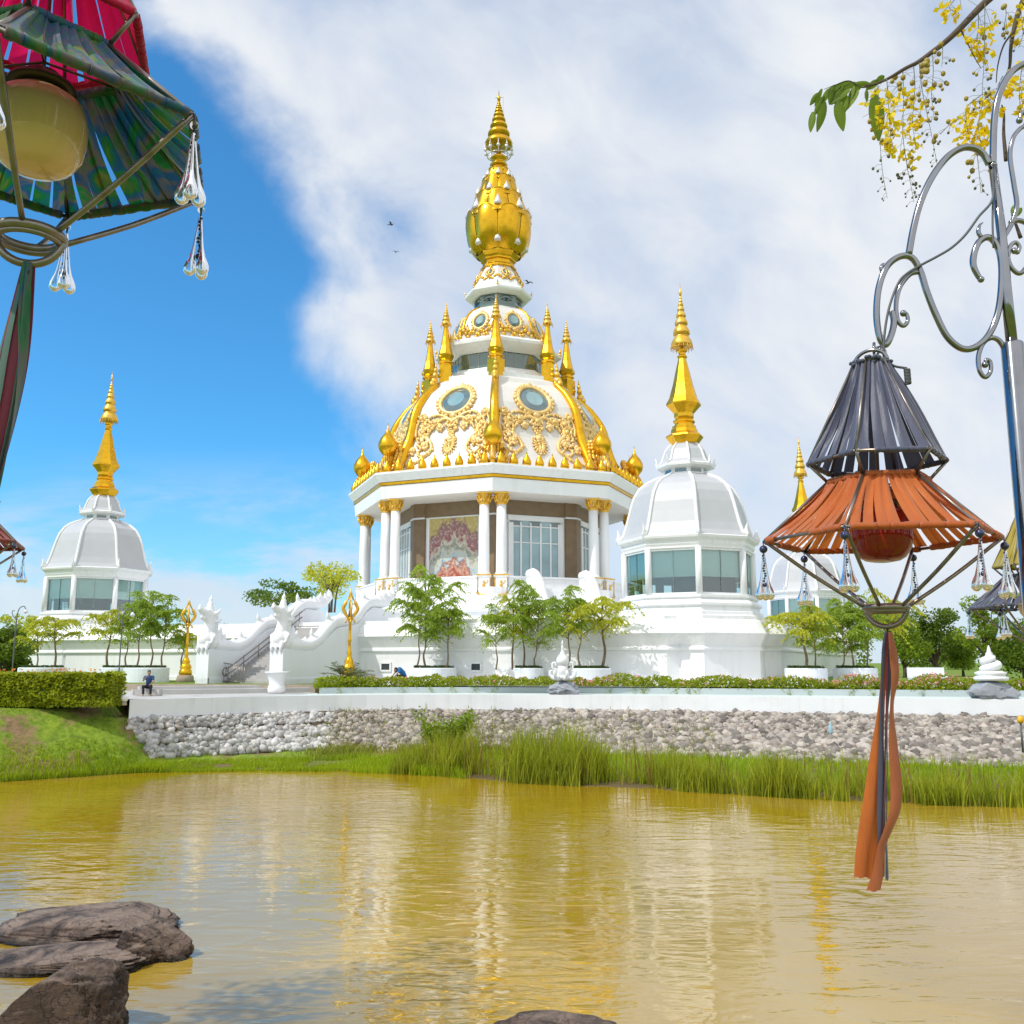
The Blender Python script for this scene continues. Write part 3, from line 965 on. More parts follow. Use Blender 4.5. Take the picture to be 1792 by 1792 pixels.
# inner hall
RI = 11.0
MB().lathe([(RI, 12.5), (RI, 21.2)], cap=False).build('wall', 'white', pag, loc=DP)
fri = MB().lathe([(RI + .06, 19.75), (RI + .06, 21.18)], cap=False)
fri.build('brown_frieze', 'brown', pag, loc=DP)
pil = MB()
for s in (-1, 1):
    an = s * A8 / 2
    h2 = 1.15
    dx, dy = math.cos(an) * s, math.sin(abs(an))
    pts = [(0, -RI - .22), (s * h2 * math.cos(A8 / 2), -RI - .22 + h2 * math.sin(A8 / 2)), (s * h2 * math.cos(A8 / 2), -RI + .5 + h2 * math.sin(A8 / 2)), (0, -RI + .5)]
    if s < 0: pts = pts[::-1]
    pil.prism(pts, 12.55, 19.6)
    pts2 = [(x * 1.04, y - .06) for x, y in pts]
    pil.prism(pts2, 19.78, 21.15)
P8('pilaster', pil.mesh('pilaster', 'brown'))
pcap = MB()
pts = [(-1.12, -RI - .30 + .47), (0, -RI - .34), (1.12, -RI - .30 + .47), (1.12, -RI + .2), (-1.12, -RI + .2)]
pcap.prism(pts, 19.61, 19.77)
P8('pilaster_band', pcap.mesh('pilaster_band', 'white'))
# doors (glazed, with transom) and mural
fw = RI * math.sin(A8 / 2) - 1.35
apo = RI * math.cos(A8 / 2)
df = MB()
y_ = -apo - .10
df.box((0, y_, 13.7), (2 * fw, .16, .22)).box((0, y_, 19.45), (2 * fw, .16, .5)).box((0, y_, 18.65), (2 * fw, .14, .12)).box((0, y_, 17.1), (2 * fw - .6, .10, .10))
for i in range(6):
    x = -fw + .3 + (2 * fw - .6) * i / 5
    df.box((x, y_, 16.3), (.16 if 0 < i < 5 else .5, .18, 5.4))
dfm = df.mesh('door_frame', 'white')
dg = MB().add([(-fw + .3, -apo - .06, 13.75), (fw - .3, -apo - .06, 13.75), (fw - .3, -apo - .06, 19.25), (-fw + .3, -apo - .06, 19.25)], [(0, 1, 2, 3)])
dgm = dg.mesh('door_glass', 'roundglass')
grms = []
for i in range(3):
    gr = MB()
    xc = -fw + .75 + i * (2 * fw - 1.5) / 2
    gr.tube([(xc - .5, y_ - .02, 18.8), (xc + .5, y_ - .02, 18.8)], .03, 4)
    for j in range(7):
        gr.tube([(xc - .45 + j * .14, y_ - .02, 18.8), (xc - .35 + j * .14, y_ - .03, 19.0), (xc - .45 + j * .14, y_ - .02, 19.14)], .03, 4)
    grms.append(gr.mesh('transom_grille', 'steps'))
for k in (0, 1, 2, 5, 6):
    o = put('door_frame', dfm, pag, loc=DP, rz=k * A8 + A8 / 2)
    put('door_glass', dgm, o)
    for grm in grms:
        put('transom_grille', grm, o)
# mural panel, a plain decorative composition of pale arches, clouds and a red band
m, t, b = newmat('painted_mural')
tc = t.new('ShaderNodeTexCoord').outputs['Object']
sp_ = t.new('ShaderNodeSeparateXYZ')
t.l.new(tc, sp_.inputs[0])
ax = t.math('ABSOLUTE', sp_.outputs[0])
zz = t.math('SUBTRACT', sp_.outputs[2], 13.9)
v2 = t.noise(t.mapping(tc, (1, .1, 1)), 3.0, 6, .7, 1.2)
v3 = t.noise(t.mapping(tc, (1, .1, 1)), 1.1, 3, .5, .8)
sc3 = t.math('MULTIPLY', t.math('ABSOLUTE', t.math('SINE', t.math('MULTIPLY', ax, 2.6))), .75)
bow = t.math('ADD', t.math('MULTIPLY', t.math('MULTIPLY', ax, ax), .32), sc3)
arch = t.math('ADD', t.math('ADD', zz, bow), t.math('MULTIPLY', t.math('SUBTRACT', t.math('ADD', v2, t.math('MULTIPLY', v3, 1.2)), 1.1), 1.7))
c = t.ramp(t.math('DIVIDE', arch, 7.0), [(.02, (.50, .16, .10)), (.12, (.34, .06, .04)), (.20, (.56, .30, .22)), (.27, (.28, .09, .07)), (.33, (.36, .52, .60)), (.42, (.55, .56, .48)), (.50, (.22, .24, .20)), (.56, (.62, .58, .50)), (.64, (.26, .10, .10)), (.74, (.36, .18, .20)), (.80, (.24, .12, .14)), (.92, (.52, .42, .14))])
vor = t.new('ShaderNodeTexVoronoi')
vor.inputs['Scale'].default_value = 3.5
t.l.new(tc, vor.inputs['Vector'])
c = t.mix(t.maprange(vor.outputs['Distance'], .2, .5, .55, 0), c, t.ramp(v2, [(.35, (.55, .34, .10)), (.6, (.75, .68, .60))]))
t.put(b.inputs['Base Color'], c)
b.inputs['Roughness'].default_value = .5
M['mural'] = m
mu = MB()
mu.box((0, -apo - .04, 16.75), (2 * fw - .5, .08, 5.7))
mfm = MB().box((-fw + .12, -apo - .07, 16.6), (.24, .14, 6.1)).box((fw - .12, -apo - .07, 16.6), (.24, .14, 6.1)).box((0, -apo - .07, 19.66), (2 * fw - .48, .14, .12)).box((0, -apo - .07, 13.72), (2 * fw - .48, .14, .3)).mesh('mural_frame', 'white')
for k in (-1, 3, 4):
    o = put('mural', mu.mesh('mural', 'mural'), pag, loc=DP, rz=k * A8 + A8 / 2)
    put('mural_frame', mfm, o)
# eave
MB().lathe([(RI - .3, 21.15), (14.9, 21.15), (15.2, 21.2), (15.2, 21.28)]).build('soffit', 'soffit', pag, loc=DP)
MB().lathe([(15.2, 21.2), (15.32, 22.4), (15.2, 22.42), (15.2, 22.74), (15.5, 22.76), (15.98, 23.45), (15.96, 23.62), (15.6, 23.7), (13.0, 23.95)]).build('eave', 'white', pag, loc=DP)
MB().lathe([(15.27, 22.43), (15.42, 22.47), (15.44, 22.70), (15.27, 22.74)], cap=False).build('gold_band', 'gold', pag, loc=DP)
# main dome
DOME = [(13.5, 23.9), (13.31, 24.3), (12.9, 25.1), (12.36, 26.19), (11.9, 27.2), (11.62, 28.16), (11.45, 29.1), (11.25, 30.02), (10.95, 30.85), (10.45, 31.64), (9.75, 32.6), (8.75, 33.5), (8.5, 34.0), (8.0, 34.3), (6.3, 34.35)]
MB().lathe(DOME).build('dome', 'ivory', pag, loc=DP)
dzs = [z for r, z in DOME[:13]]
drs = [r for r, z in DOME[:13]]
def domeR(z): return float(np.interp(z, dzs, drs))
def FP(t_, z, off=0.0):
    """point on the front dome face, t_ -1..1 across the face at height z, lifted by off"""
    r = domeR(z)
    h = r * math.sin(A8 / 2)
    return (t_ * h, -(r * math.cos(A8 / 2) + off), z)
ribp = [(0, -domeR(z) - .12, z) for z in np.linspace(24.0, 34.0, 22)]
rb = MB().tube(ribp, [.62 - .012 * i for i in range(22)], 10)
P8('rib', rb.mesh('rib', 'gold'))
# crest at the top of each rib and carved foliage with pearl shell at its foot
cr = MB()
cr.ball((0, -8.9, 34.1), (.42, .42, .42)).ball((0, -8.8, 34.75), (.30, .3, .36)).ball((0, -8.75, 35.3), (.2, .2, .3)).tube([(0, -8.75, 35.4), (0, -8.7, 36.1)], [.16, .02], 6)
cr.ball((0, -9.15, 33.75), (.3, .35, .4))
P8('rib_crest', cr.mesh('rib_crest', 'goldleaf'))
ft = MB()
rr = random.Random(5)
for i in range(9):
    for j in range(-2, 3):
        z = 24.1 + i * .34
        wd = (1.15 - i * .10)
        if wd < .25: continue
        y = -(13.55 + .9 * (1 - i / 9)) + abs(j) * .18
        ft.ball((j * wd * .5 + rr.uniform(-.06, .06), y, z + rr.uniform(-.08, .08)), (.26, .24, .30), 6, 4)
for s in (-1, 1):
    ft.tube([(s * .5, -14.3, 24.0), (s * 1.1, -14.35, 24.4), (s * 1.35, -14.2, 25.0), (s * 1.0, -14.0, 25.4), (s * .6, -13.9, 25.0)], [.16, .2, .18, .14, .08], 6)
# crest wing sweeping outwards along the corner
for i in range(7):
    x = i / 6
    ft.tube([(0, -15.2 + x * 1.2, 23.7), (0, -15.45 + x * 1.2, 24.3 + .35 * i), (0, -15.35 + x * 1.35, 24.9 + .48 * i)], [.32, .26, .03], 6, flat=.55)
o_ft = P8('corner_crest', ft.mesh('corner_crest', 'goldleaf'))
sh = MB()
for j in range(-4, 5):
    a = j * .28
    sh.tube([(0, -15.1, 23.85), (math.sin(a) * .55, -15.15, 23.95 + math.cos(a) * .5), (math.sin(a) * .95, -15.05, 23.95 + math.cos(a) * .95)], [.05, .13, .03], 5)
shm = sh.mesh('pearl_shell', 'pearl')
for o in o_ft:
    put('pearl_shell', shm, o)
# drop-shaped finials on stems at the corners
dr = MB().lathe([(.07, 24.0), (.06, 25.15), (.13, 25.3), (.48, 25.6), (.80, 26.0), (.93, 26.4), (.88, 26.8), (.66, 27.25), (.38, 27.6), (.17, 27.9), (.08, 28.2), (.02, 28.75)], 18, c=(0, -14.6, 0), smooth=True)
P8('teardrop_finial', dr.mesh('teardrop_finial', 'gold'))
# row of gilded leaves along the eave
lf = MB()
for j in range(-4, 5):
    x = j * 1.28
    y = -(15.75 * math.cos(A8 / 2)) + .25
    lf.lathe([(.36, 23.6), (.42, 23.85), (.40, 24.1), (.26, 24.42), (.10, 24.68), (.02, 25.0)], 10, c=(x, y, 0), smooth=True)
P8('eave_leaves', lf.mesh('eave_leaves', 'gold'), half=True)
# oval windows of the dome
def oval(face, tc_, zc, rw, rh, off, n=28):
    return [face(tc_ + rw * math.cos(2 * math.pi * k / n), zc + rh * math.sin(2 * math.pi * k / n), off) for k in range(n)]
def make_oval(face, zc, rt, rh, off, thick, knobs, name):
    outer = oval(face, 0, zc, rt, rh, off, 28)
    inn = oval(face, 0, zc + rh * .06, rt * .56, rh * .56, off + .24, 14)
    mid = oval(face, 0, zc, rt, rh, off + .02, 14)
    gl = MB()
    ng = 14
    gl.add(mid + inn, [(k, (k + 1) % ng, ng + (k + 1) % ng, ng + k) for k in range(ng)])
    glm = gl.mesh('facets', 'facet')
    ctr = MB().add(inn, [tuple(range(ng))]).mesh('oval_glass', 'roundglass')
    fr_ = MB().tube(oval(face, 0, zc, rt * 1.06, rh * 1.06, off + .05), thick, 7, closed=True)
    for k in range(knobs):
        p = oval(face, 0, zc, rt * 1.22, rh * 1.2, off + .05, knobs)[k]
        fr_.ball(p, (thick * 1.1, thick * .8, thick * 1.1), 6, 4)
    for q, sc in ((math.pi / 2, 1.5), (-math.pi / 2, 1.8), (0, 1.3), (math.pi, 1.3)):
        p = face(rt * 1.22 * math.cos(q), zc + rh * 1.22 * math.sin(q), off + .08)
        fr_.ball(p, (thick * sc, thick, thick * sc), 7, 5)
    return fr_.mesh('oval_frame', 'palegold'), glm, ctr
fm_, glm, ctm = make_oval(FP, 31.35, .39, 1.44, .10, .22, 26, 'w')
for o in P8('oval_window', fm_, half=True):
    put('facets', glm, o)
    put('oval_glass', ctm, o)
# carved scrollwork hung below the windows
sc_ = MB()
rr = random.Random(11)
def knot(t_, z, r, n=9):
    n = int(n * 1.6)
    for i in range(n):
        a = 2 * math.pi * i / n
        q = r * 1.25 * rr.uniform(.35, 1.0)
        p = FP(t_ + q * math.cos(a) / 5.0, z + q * math.sin(a), .14)
        sc_.ball(p, (.20 * rr.uniform(.7, 1.2), .16, .20 * rr.uniform(.7, 1.2)), 6, 4)
    sc_.ball(FP(t_, z, .2), (.26, .22, .26), 7, 5)
def curl(pts, r=.16):
    P = spline([FP(a, z, .12) for a, z in pts], 4)
    n = len(P)
    sc_.tube(P, [r * (1.15 - .6 * i / n) for i in range(n)], 6)
    for i in range(0, n, 2):
        d = rr.uniform(-.22, .22)
        sc_.ball((P[i].x + d, P[i].y - .04, P[i].z + rr.uniform(-.2, .2)), (.15, .13, .17), 5, 4)
knot(0, 28.95, .62, 14)
for s in (-1, 1):
    curl([(0, 29.0), (s * .16, 29.35), (s * .32, 29.15), (s * .48, 28.6), (s * .55, 28.0)], .20)
    knot(s * .42, 29.05, .40, 8)
    knot(s * .66, 28.9, .52, 11)
    knot(s * .70, 28.1, .55, 11)
    knot(s * .68, 27.2, .62, 12)
    curl([(s * .62, 27.6), (s * .47, 27.0), (s * .40, 26.2), (s * .48, 25.6), (s * .62, 25.5), (s * .70, 26.0), (s * .62, 26.3)], .18)
    curl([(s * .45, 25.8), (s * .60, 25.1), (s * .74, 24.75), (s * .86, 24.6)], .15)
    knot(s * .58, 26.7, .45, 9)
    curl([(s * .05, 28.6), (s * .10, 28.2), (0, 27.8)], .13)
# sunburst leaf pendant
curl([(0, 28.0), (0, 27.3), (0, 26.6), (0, 25.4)], .13)
for j in range(-6, 7):
    a = j * .36 + math.pi * 1.5
    c0 = (0, 26.4)
    P = [FP(.0 + .15 * math.cos(a) * q, 26.45 + .95 * math.sin(a) * q, .12) for q in (.25, .7, 1.05)]
    sc_.tube(P, [.07, .14, .04], 5)
    sc_.ball(P[2], .10, 5, 4)
knot(0, 27.15, .40, 9)
for s in (-1, 1):
    knot(s * .80, 29.6, .38, 8)
    knot(s * .84, 26.2, .34, 7)
    knot(s * .30, 28.5, .30, 7)
    curl([(s * .86, 27.6), (s * .90, 28.6), (s * .84, 29.4), (s * .74, 29.7)], .15)
    curl([(s * .10, 29.3), (s * .30, 29.75), (s * .52, 29.85), (s * .62, 29.5)], .16)
for s in (-1, 1):
    sc_.ball(FP(s * .11, 27.2, .14), (.2, .14, .12), 6, 4)
scm = sc_.mesh('scrollwork', 'palegold')
P8('scrollwork', scm, half=True, ks=(-3, -2, -1, 0, 1, 2))
# lower glazed drum
MB().lathe([(7.9, 34.25), (7.9, 34.75), (6.5, 34.8), (6.5, 35.2), (6.2, 35.25), (6.2, 35.6), (5.75, 35.65), (5.55, 36.0)]).build('drum_base', 'white', pag, loc=DP)
MB().lathe([(5.3, 35.95), (5.3, 37.9)], cap=False).build('drum_glass', 'greenglass', pag, loc=DP)
mu_ = MB()
for i in range(1, 4):
    x = -2.0 + i * 1.0
    mu_.box((x, -5.3 * math.cos(A8 / 2) - .02, 36.9), (.05, .05, 1.8))
P8('drum_mullions', mu_.mesh('drum_mullions', 'steps'), half=True, ks=(0, 1, 2, -1, -2))
MB().lathe([(5.2, 37.75), (5.5, 37.7), (6.5, 38.2), (6.86, 38.45), (6.9, 38.75), (6.6, 38.85), (6.4, 39.1), (5.9, 39.2), (5.2, 39.4)]).build('upper_cornice', 'white', pag, loc=DP)
fk = MB()
fk.ball((0, -6.7, 38.9), (.22, .22, .25), 7, 5).tube([(0, -6.7, 39), (0, -6.85, 39.7)], [.2, .02], 6)
P8('cornice_finial', fk.mesh('cornice_finial', 'goldleaf'))
# second dome
D2 = [(5.3, 39.3), (5.22, 40.0), (5.1, 40.6), (4.8, 41.6), (4.4, 42.4), (3.85, 43.0), (3.1, 43.5), (2.7, 43.75)]
MB().lathe(D2).build('second_dome', 'ivory', pag, loc=DP)
def FP2(t_, z, off=0.0):
    r = float(np.interp(z, [z for r, z in D2], [r for r, z in D2]))
    return (t_ * r * math.sin(A8 / 2), -(r * math.cos(A8 / 2) + off), z)
P8('second_dome_rib', MB().tube([(0, -r - .03, z) for r, z in D2[1:]], .13, 6).mesh('second_dome_rib', 'gold'))
f2, g2, c2 = make_oval(FP2, 41.35, .40, .88, .06, .15, 18, 'w')
for o in P8('small_oval_window', f2, half=True):
    put('facets', g2, o)
    put('oval_glass', c2, o)
s2 = MB()
for j in range(-6, 7):
    t_ = j / 6.5
    zz_ = 39.75 + .35 * math.sin(j * 1.9) + .35 * abs(t_)
    s2.ball(FP2(t_, zz_, .1), (.24, .18, .22), 6, 4)
    s2.ball(FP2(t_ * .9, zz_ + .35, .08), (.17, .14, .2), 6, 4)
for s in (-1, 1):
    s2.tube([FP2(s * .5, 40.1, .1), FP2(s * .72, 40.6, .1), FP2(s * .80, 41.2, .1)], [.16, .13, .05], 6)
P8('second_scrollwork', s2.mesh('second_scrollwork', 'goldleaf'), half=True)
# drum with painted eyes
MB().lathe([(2.85, 43.6), (2.85, 43.85), (2.65, 43.9), (2.65, 45.2)], cap=False).build('eye_drum', 'greenglass', pag, loc=DP)
ey = MB()
ye = -2.65 * math.cos(A8 / 2) - .015
P = [(-.62 + 1.24 * i / 10, ye, 44.45 + .20 * math.sin(math.pi * i / 10)) for i in range(11)] + [(.62 - 1.24 * i / 10, ye, 44.45 - .12 * math.sin(math.pi * i / 10)) for i in range(1, 10)]
ey.tube(P, .035, 5, closed=True)
ey.tube([(-.72, ye, 44.72), (-.3, ye, 44.92), (.2, ye, 44.95), (.72, ye, 44.72)], .035, 5)
ey.ball((0, ye + .03, 44.48), (.2, .07, .17), 10, 6)
eym = ey.mesh('painted_eye', 'eyeblue')
P8('painted_eye', eym, half=True, ks=(-2, -1, 0, 1))
MB().lathe([(2.6, 45.1), (2.9, 45.05), (3.6, 45.3), (3.72, 45.45), (3.72, 45.65), (3.4, 45.9), (3.1, 46.1), (2.95, 46.5), (2.85, 46.7)]).build('top_cornice', 'white', pag, loc=DP)
P8('top_finial', MB().ball((0, -3.62, 45.75), (.14, .14, .2), 6, 4).tube([(0, -3.62, 45.8), (0, -3.72, 46.3)], [.12, .01], 5).mesh('top_finial', 'goldleaf'))
D3 = [(2.85, 46.65), (2.75, 47.0), (2.45, 47.6), (2.05, 48.2), (1.8, 48.65)]
MB().lathe(D3).build('top_dome', 'ivory', pag, loc=DP)
def FP3(t_, z, off=0.0):
    r = float(np.interp(z, [z for r, z in D3], [r for r, z in D3]))
    return (t_ * r * math.sin(A8 / 2), -(r * math.cos(A8 / 2) + off), z)
f3, g3, c3 = make_oval(FP3, 47.7, .42, .40, .04, .10, 12, 'w')
for o in P8('top_oval_window', f3, half=True):
    put('oval_glass', c3, o)
    put('facets', g3, o)
s3 = MB()
for j in range(-4, 5):
    t_ = j / 4.5
    s3.ball(FP3(t_, 46.95 + .2 * math.cos(j * 1.7), .05), (.17, .13, .17), 6, 4)
s3.tube([(0, -2.8, 46.8), (0, -2.45, 47.7), (0, -1.85, 48.6)], .09, 6)
P8('top_scrollwork', s3.mesh('top_scrollwork', 'goldleaf'), half=True)
# golden neck and lotus bud
neck = MB().lathe([(1.8, 48.6), (2.0, 48.72), (2.0, 48.9), (1.78, 49.1), (1.75, 49.5), (1.95, 49.6), (1.95, 49.75), (2.1, 49.95), (2.35, 50.2), (2.4, 50.45)])
neck.build('neck', 'gold', pag, loc=DP)
BUD = [(2.3, 50.3), (2.85, 50.9), (3.2, 51.6), (3.42, 52.5), (3.5, 53.5), (3.42, 54.4), (3.15, 55.2), (2.78, 56.1), (2.4, 57.1), (2.0, 58.2), (1.6, 59.3), (1.2, 60.3), (.85, 61.0), (.62, 61.3)]
MB().lathe([(r * .93, z) for r, z in BUD], 32, smooth=True).build('bud_core', 'gold', pag, loc=DP)
bz, br = [z for r, z in BUD], [r for r, z in BUD]
def petal(z0, z1, lift, half):
    g = MB()
    def fn(u, v):
        u = u * 2 - 1
        top = z1 - (z1 - z0) * (.02 + .24 * abs(u) ** 2.6)
        z = z0 + (top - z0) * v
        r = float(np.interp(z, bz, br)) * (1 + .075 * (1 - u * u)) + lift * v ** 3
        a = u * half
        return polar(r, a, z)
    g.grid(fn, 14, 12)
    rim = [Vector(fn(i / 16, 1.0)) for i in range(17)]
    g.tube(rim, .085, 5)
    return g
for z0, z1, half_, nm in ((50.4, 55.15, True, 'lower'), (54.2, 57.4, False, 'mid'), (56.6, 59.5, True, 'upper'), (58.8, 60.6, False, 'top')):
    P8('petal', petal(z0, z1, .10, A8 / 2 * .97).mesh('petal', 'gold'), half=half_)
jw = []
for z, half_, s in ((50.9, False, 1.25), (54.9, False, 1.3), (57.2, True, 1.05), (59.4, False, .85)):
    r = float(np.interp(z, bz, br))
    g = MB().lathe([(.32 * s, 0), (.34 * s, .25 * s), (.18 * s, .6 * s), (.02, 1.0 * s)], 7, c=(0, -r - .06, z), smooth=True)
    P8('silver_jewel', g.mesh('silver_jewel', 'pearl'), half=half_)
MB().lathe([(.62, 61.1), (1.0, 61.3), (.75, 61.5), (.62, 61.6), (.62, 61.8), (.9, 62.0), (.95, 62.12), (.8, 62.3), (.35, 62.5), (.22, 63.0), (.15, 64.2)], 20, smooth=True).build('spire_neck', 'gold', pag, loc=DP)
um = MB()
umbrella(um, 63.7, 70.6, 1.55, 10, 28)
uo = um.build('umbrella_finial', 'gold', pag, loc=DP)
cg = MB()
for k in range(10):
    a = 2 * math.pi * k / 10
    cg.tube([polar(1.5, a, 63.8), polar(1.68, a, 63.2), polar(1.42, a, 62.5), polar(1.2, a, 62.2)], .05, 5)
    cg.tube([polar(1.62, a, 63.4), polar(.2, a, 63.05)], .035, 4)
    cg.ball(polar(1.55, a, 62.95), (.22, .22, .22), 6, 4)
cg.tube([polar(1.3, 2 * math.pi * k / 24, 62.4) for k in range(24)], .05, 5, closed=True)
cg.build('umbrella_cage', 'pearl', uo)
lr = MB().tube([(-.45, 0, 69.6), (.45, .1, 69.75)], .02, 4).tube([(.5, .1, 69.8), (.5, .1, 66.5)], .012, 3)
lr.build('lightning_rod', 'black', uo)
# eight slender gold spires around the dome
ss = MB()
c0 = (0, -7.45, 0)
ss.lathe([(.88, 34.2), (.88, 36.05)], 4, c=c0)
ss.lathe([(.66, 36.05), (.66, 36.25), (.82, 36.3), (.82, 36.45), (.6, 36.5), (.6, 36.62), (.72, 36.72), (.86, 37.15), (.74, 37.3), (.52, 38.2), (.36, 39.2), (.25, 40.2), (.25, 40.35), (.34, 40.45), (.16, 40.6)], 8, c=c0)
ss.ball((0, -8.1, 36.9), .26, 8, 6).ball((0, -8.15, 35.4), (.22, .22, .3), 8, 6).ball((0, -8.15, 34.85), (.28, .28, .3), 8, 6)
ssm = ss.mesh('small_spire', 'gold')
su_ = MB()
umbrella(su_, 40.5, 43.1, .50, 7, 16)
for v in range(len(su_.v)):
    x, y, z = su_.v[v]
    su_.v[v] = (x, y - 7.45, z)
for k in range(10):
    a = 2 * math.pi * k / 10
    p = polar(.5, a, 40.6)
    q = polar(.6, a, 40.25)
    su_.tube([(p[0], p[1] - 7.45, p[2]), (q[0], q[1] - 7.45, q[2])], .03, 4)
sum_ = su_.mesh('spire_umbrella', 'goldleaf')
for o in P8('small_spire', ssm):
    put('spire_umbrella', sum_, o)
# curved white stair cheeks on the right-hand stair up to the hall
scw = MB()
for x, s in ((-2.6, 1), (2.6, 1)):
    P = spline([(x, -15.0, 13.6), (x, -16.0, 13.6), (x, -17.2, 12.7), (x, -18.3, 11.0), (x, -19.3, 10.4), (x, -20.0, 10.6)], 5)
    for i in range(len(P) - 1):
        a, b2 = P[i], P[i + 1]
        scw.add([(x - .3, a.y, 8.6), (x + .3, a.y, 8.6), (x + .3, a.y, a.z), (x - .3, a.y, a.z), (x - .3, b2.y, 8.6), (x + .3, b2.y, 8.6), (x + .3, b2.y, b2.z), (x - .3, b2.y, b2.z)], [(3, 2, 6, 7), (0, 3, 7, 4), (1, 5, 6, 2), (4, 7, 6, 5)])
    scw.tube(P, .45, 8)
    scw.ball(P[-1], .62)
for i in range(12):
    scw.box((0, -15.2 - i * .36, (8.6 + 12.4 - i * .31) / 2), (4.6, .36, 12.4 - i * .31 - 8.6))
put('upper_stair', scw.mesh('upper_stair', 'white'), pag, loc=DP, rz=A8 / 2)
# ------------------------------------------------------------------ naga staircase
SD = Vector((-math.sin(TH), math.cos(TH), 0))    # up the stair, away from the camera
SR = Vector((math.cos(TH), math.sin(TH), 0))     # to the right across the stair
head2 = Vector((-14.66, 60.6, 0))
stairW = 5.85
ang = TH                                          # local x = SR, local y = SD
def fuse(o, voxel):
    md = o.modifiers.new('fuse', 'REMESH')
    md.mode = 'VOXEL'
    md.voxel_size = voxel
    md.use_smooth_shade = True
    return o
def naga_mesh():
    g = MB()
    # body undulating up the stair: local y along the stair
    path = [(0, -.05, 7.3), (0, .15, 7.0), (0, .9, 6.92), (0, 1.9, 6.90), (0, 2.9, 6.95), (0, 3.9, 7.35), (0, 4.9, 8.05), (0, 5.8, 8.55), (0, 7.2, 8.75), (0, 8.4, 8.95), (0, 9.4, 9.75), (0, 10.4, 10.2), (0, 12.0, 10.25), (0, 13.2, 10.4), (0, 14.2, 11.0)]
    P = spline(path, 5)
    n = len(P)
    g.tube(P, [.44 if i < n * .8 else .44 - .3 * (i / n - .8) * 5 for i in range(n)], 12)
    nk = spline([(0, .45, 7.05), (0, -.05, 7.2), (0, -.22, 7.55), (0, -.08, 7.95), (0, .05, 8.3), (0, -.02, 8.65), (0, -.15, 8.8)], 5)
    g.tube(nk, [.48, .54, .57, .57, .54, .50, .45, .42, .40, .39, .38] + [.37] * (len(nk) - 11), 12)
    g.ball((0, -.28, 7.35), (.50, .45, .52), 12, 8)
    # head: skull, open snout, jaw, brow horns
    g.ball((0, -.1, 9.0), (.40, .52, .40), 12, 8)
    g.tube([(0, -.25, 9.08), (0, -.68, 9.15), (0, -.98, 9.32), (0, -1.0, 9.6)], [.34, .25, .17, .04], 8)
    g.tube([(0, -.25, 8.8), (0, -.62, 8.7), (0, -.88, 8.78)], [.27, .18, .07], 8)
    for s in (-1, 1):
        g.tube([(s * .30, 0, 8.95), (s * .5, .2, 9.1), (s * .58, .5, 9.45)], [.16, .12, .02], 6)
        g.tube([(s * .25, .15, 8.55), (s * .5, .32, 8.5), (s * .62, .6, 8.8)], [.16, .12, .02], 6)
        g.tube([(s * .36, -.05, 7.7), (s * .62, -.2, 7.5), (s * .58, -.4, 7.05)], [.18, .16, .04], 6)
        g.ball((s * .25, -.38, 9.2), .11, 7, 5)
    # tall crown
    g.tube([(0, -.05, 9.25), (0, 0, 9.6), (0, .05, 9.95), (0, .1, 10.4)], [.30, .20, .11, .02], 8)
    for q in (9.45, 9.72, 9.98):
        g.ball((0, .03, q), (.26 - (q - 9.45) * .20,) * 2 + (.09,), 8, 5)
    # mane fin behind the neck, dorsal fins
    for i in range(5):
        z = 7.6 + i * .3
        g.tube([(0, .3, z), (0, .72, z + .12), (0, .92 - i * .03, z + .55)], [.18, .14, .02], 6)
    g.tube([(0, .8, 7.2), (0, 1.1, 7.65), (0, 1.2, 8.2)], [.34, .24, .03], 6)
    for i in range(8, n - 4, 5):
        d = (P[i + 1] - P[i - 1]).normalized()
        up = Vector((0, -d.z, d.y))
        big = 1.0 if (i // 5) % 2 == 0 else .55
        g.tube([P[i] + up * .30, P[i] + up * (.60 * big + .12), P[i] + up * (.9 * big + .16) + d * .12], [.22, .15, .02], 6)
    for i in range(5):
        y = 12.0 + i * .5
        z = float(np.interp(y, [12, 13.2, 14.2], [10.25, 10.4, 11.0]))
        g.tube([(0, y, z), (0, y - .05, z + .5), (0, y - .25, z + .75)], [.3, .2, .03], 6)
    # curls that hang from the breast over the pier
    for s in (-.35, 0, .35):
        g.tube([(s, -.42, 7.1), (s, -.58, 6.75), (s, -.56, 6.35)], [.17, .13, .03], 6)
    return g
def wall_under():
    """solid white wall that carries the naga, stepping up with its back"""
    prof = [(-.35, 6.72), (2.0, 6.58), (3.0, 6.65), (3.9, 7.0), (4.9, 7.7), (5.8, 8.2), (7.2, 8.4), (8.4, 8.6), (9.4, 9.4), (10.4, 9.85), (12.6, 9.85)]
    g = MB()
    n = len(prof)
    vs = [(x, y, 4.2) for x in (-.42, .42) for y, z in prof] + [(x, y, z) for x in (-.42, .42) for y, z in prof]
    fs = []
    for i in range(n - 1):
        fs += [(i, i + 1, 2 * n + i + 1, 2 * n + i)[::-1], (n + i, n + i + 1, 3 * n + i + 1, 3 * n + i), (2 * n + i, 2 * n + i + 1, 3 * n + i + 1, 3 * n + i)[::-1]]
    fs += [(0, 2 * n, 3 * n, n)[::-1], (n - 1, 2 * n - 1, 4 * n - 1, 3 * n - 1)[::-1]]
    g.add(vs, fs)
    g.box((0, -.42, 5.4), (1.0, .16, 2.5))
    g.box((0, 3.0, 4.55), (1.0, 7.0, .5))
    return g
nm = naga_mesh().mesh('naga', 'white')
wm = wall_under().mesh('wall', 'whitewall')
GN = 'naga balustrades of the stair'
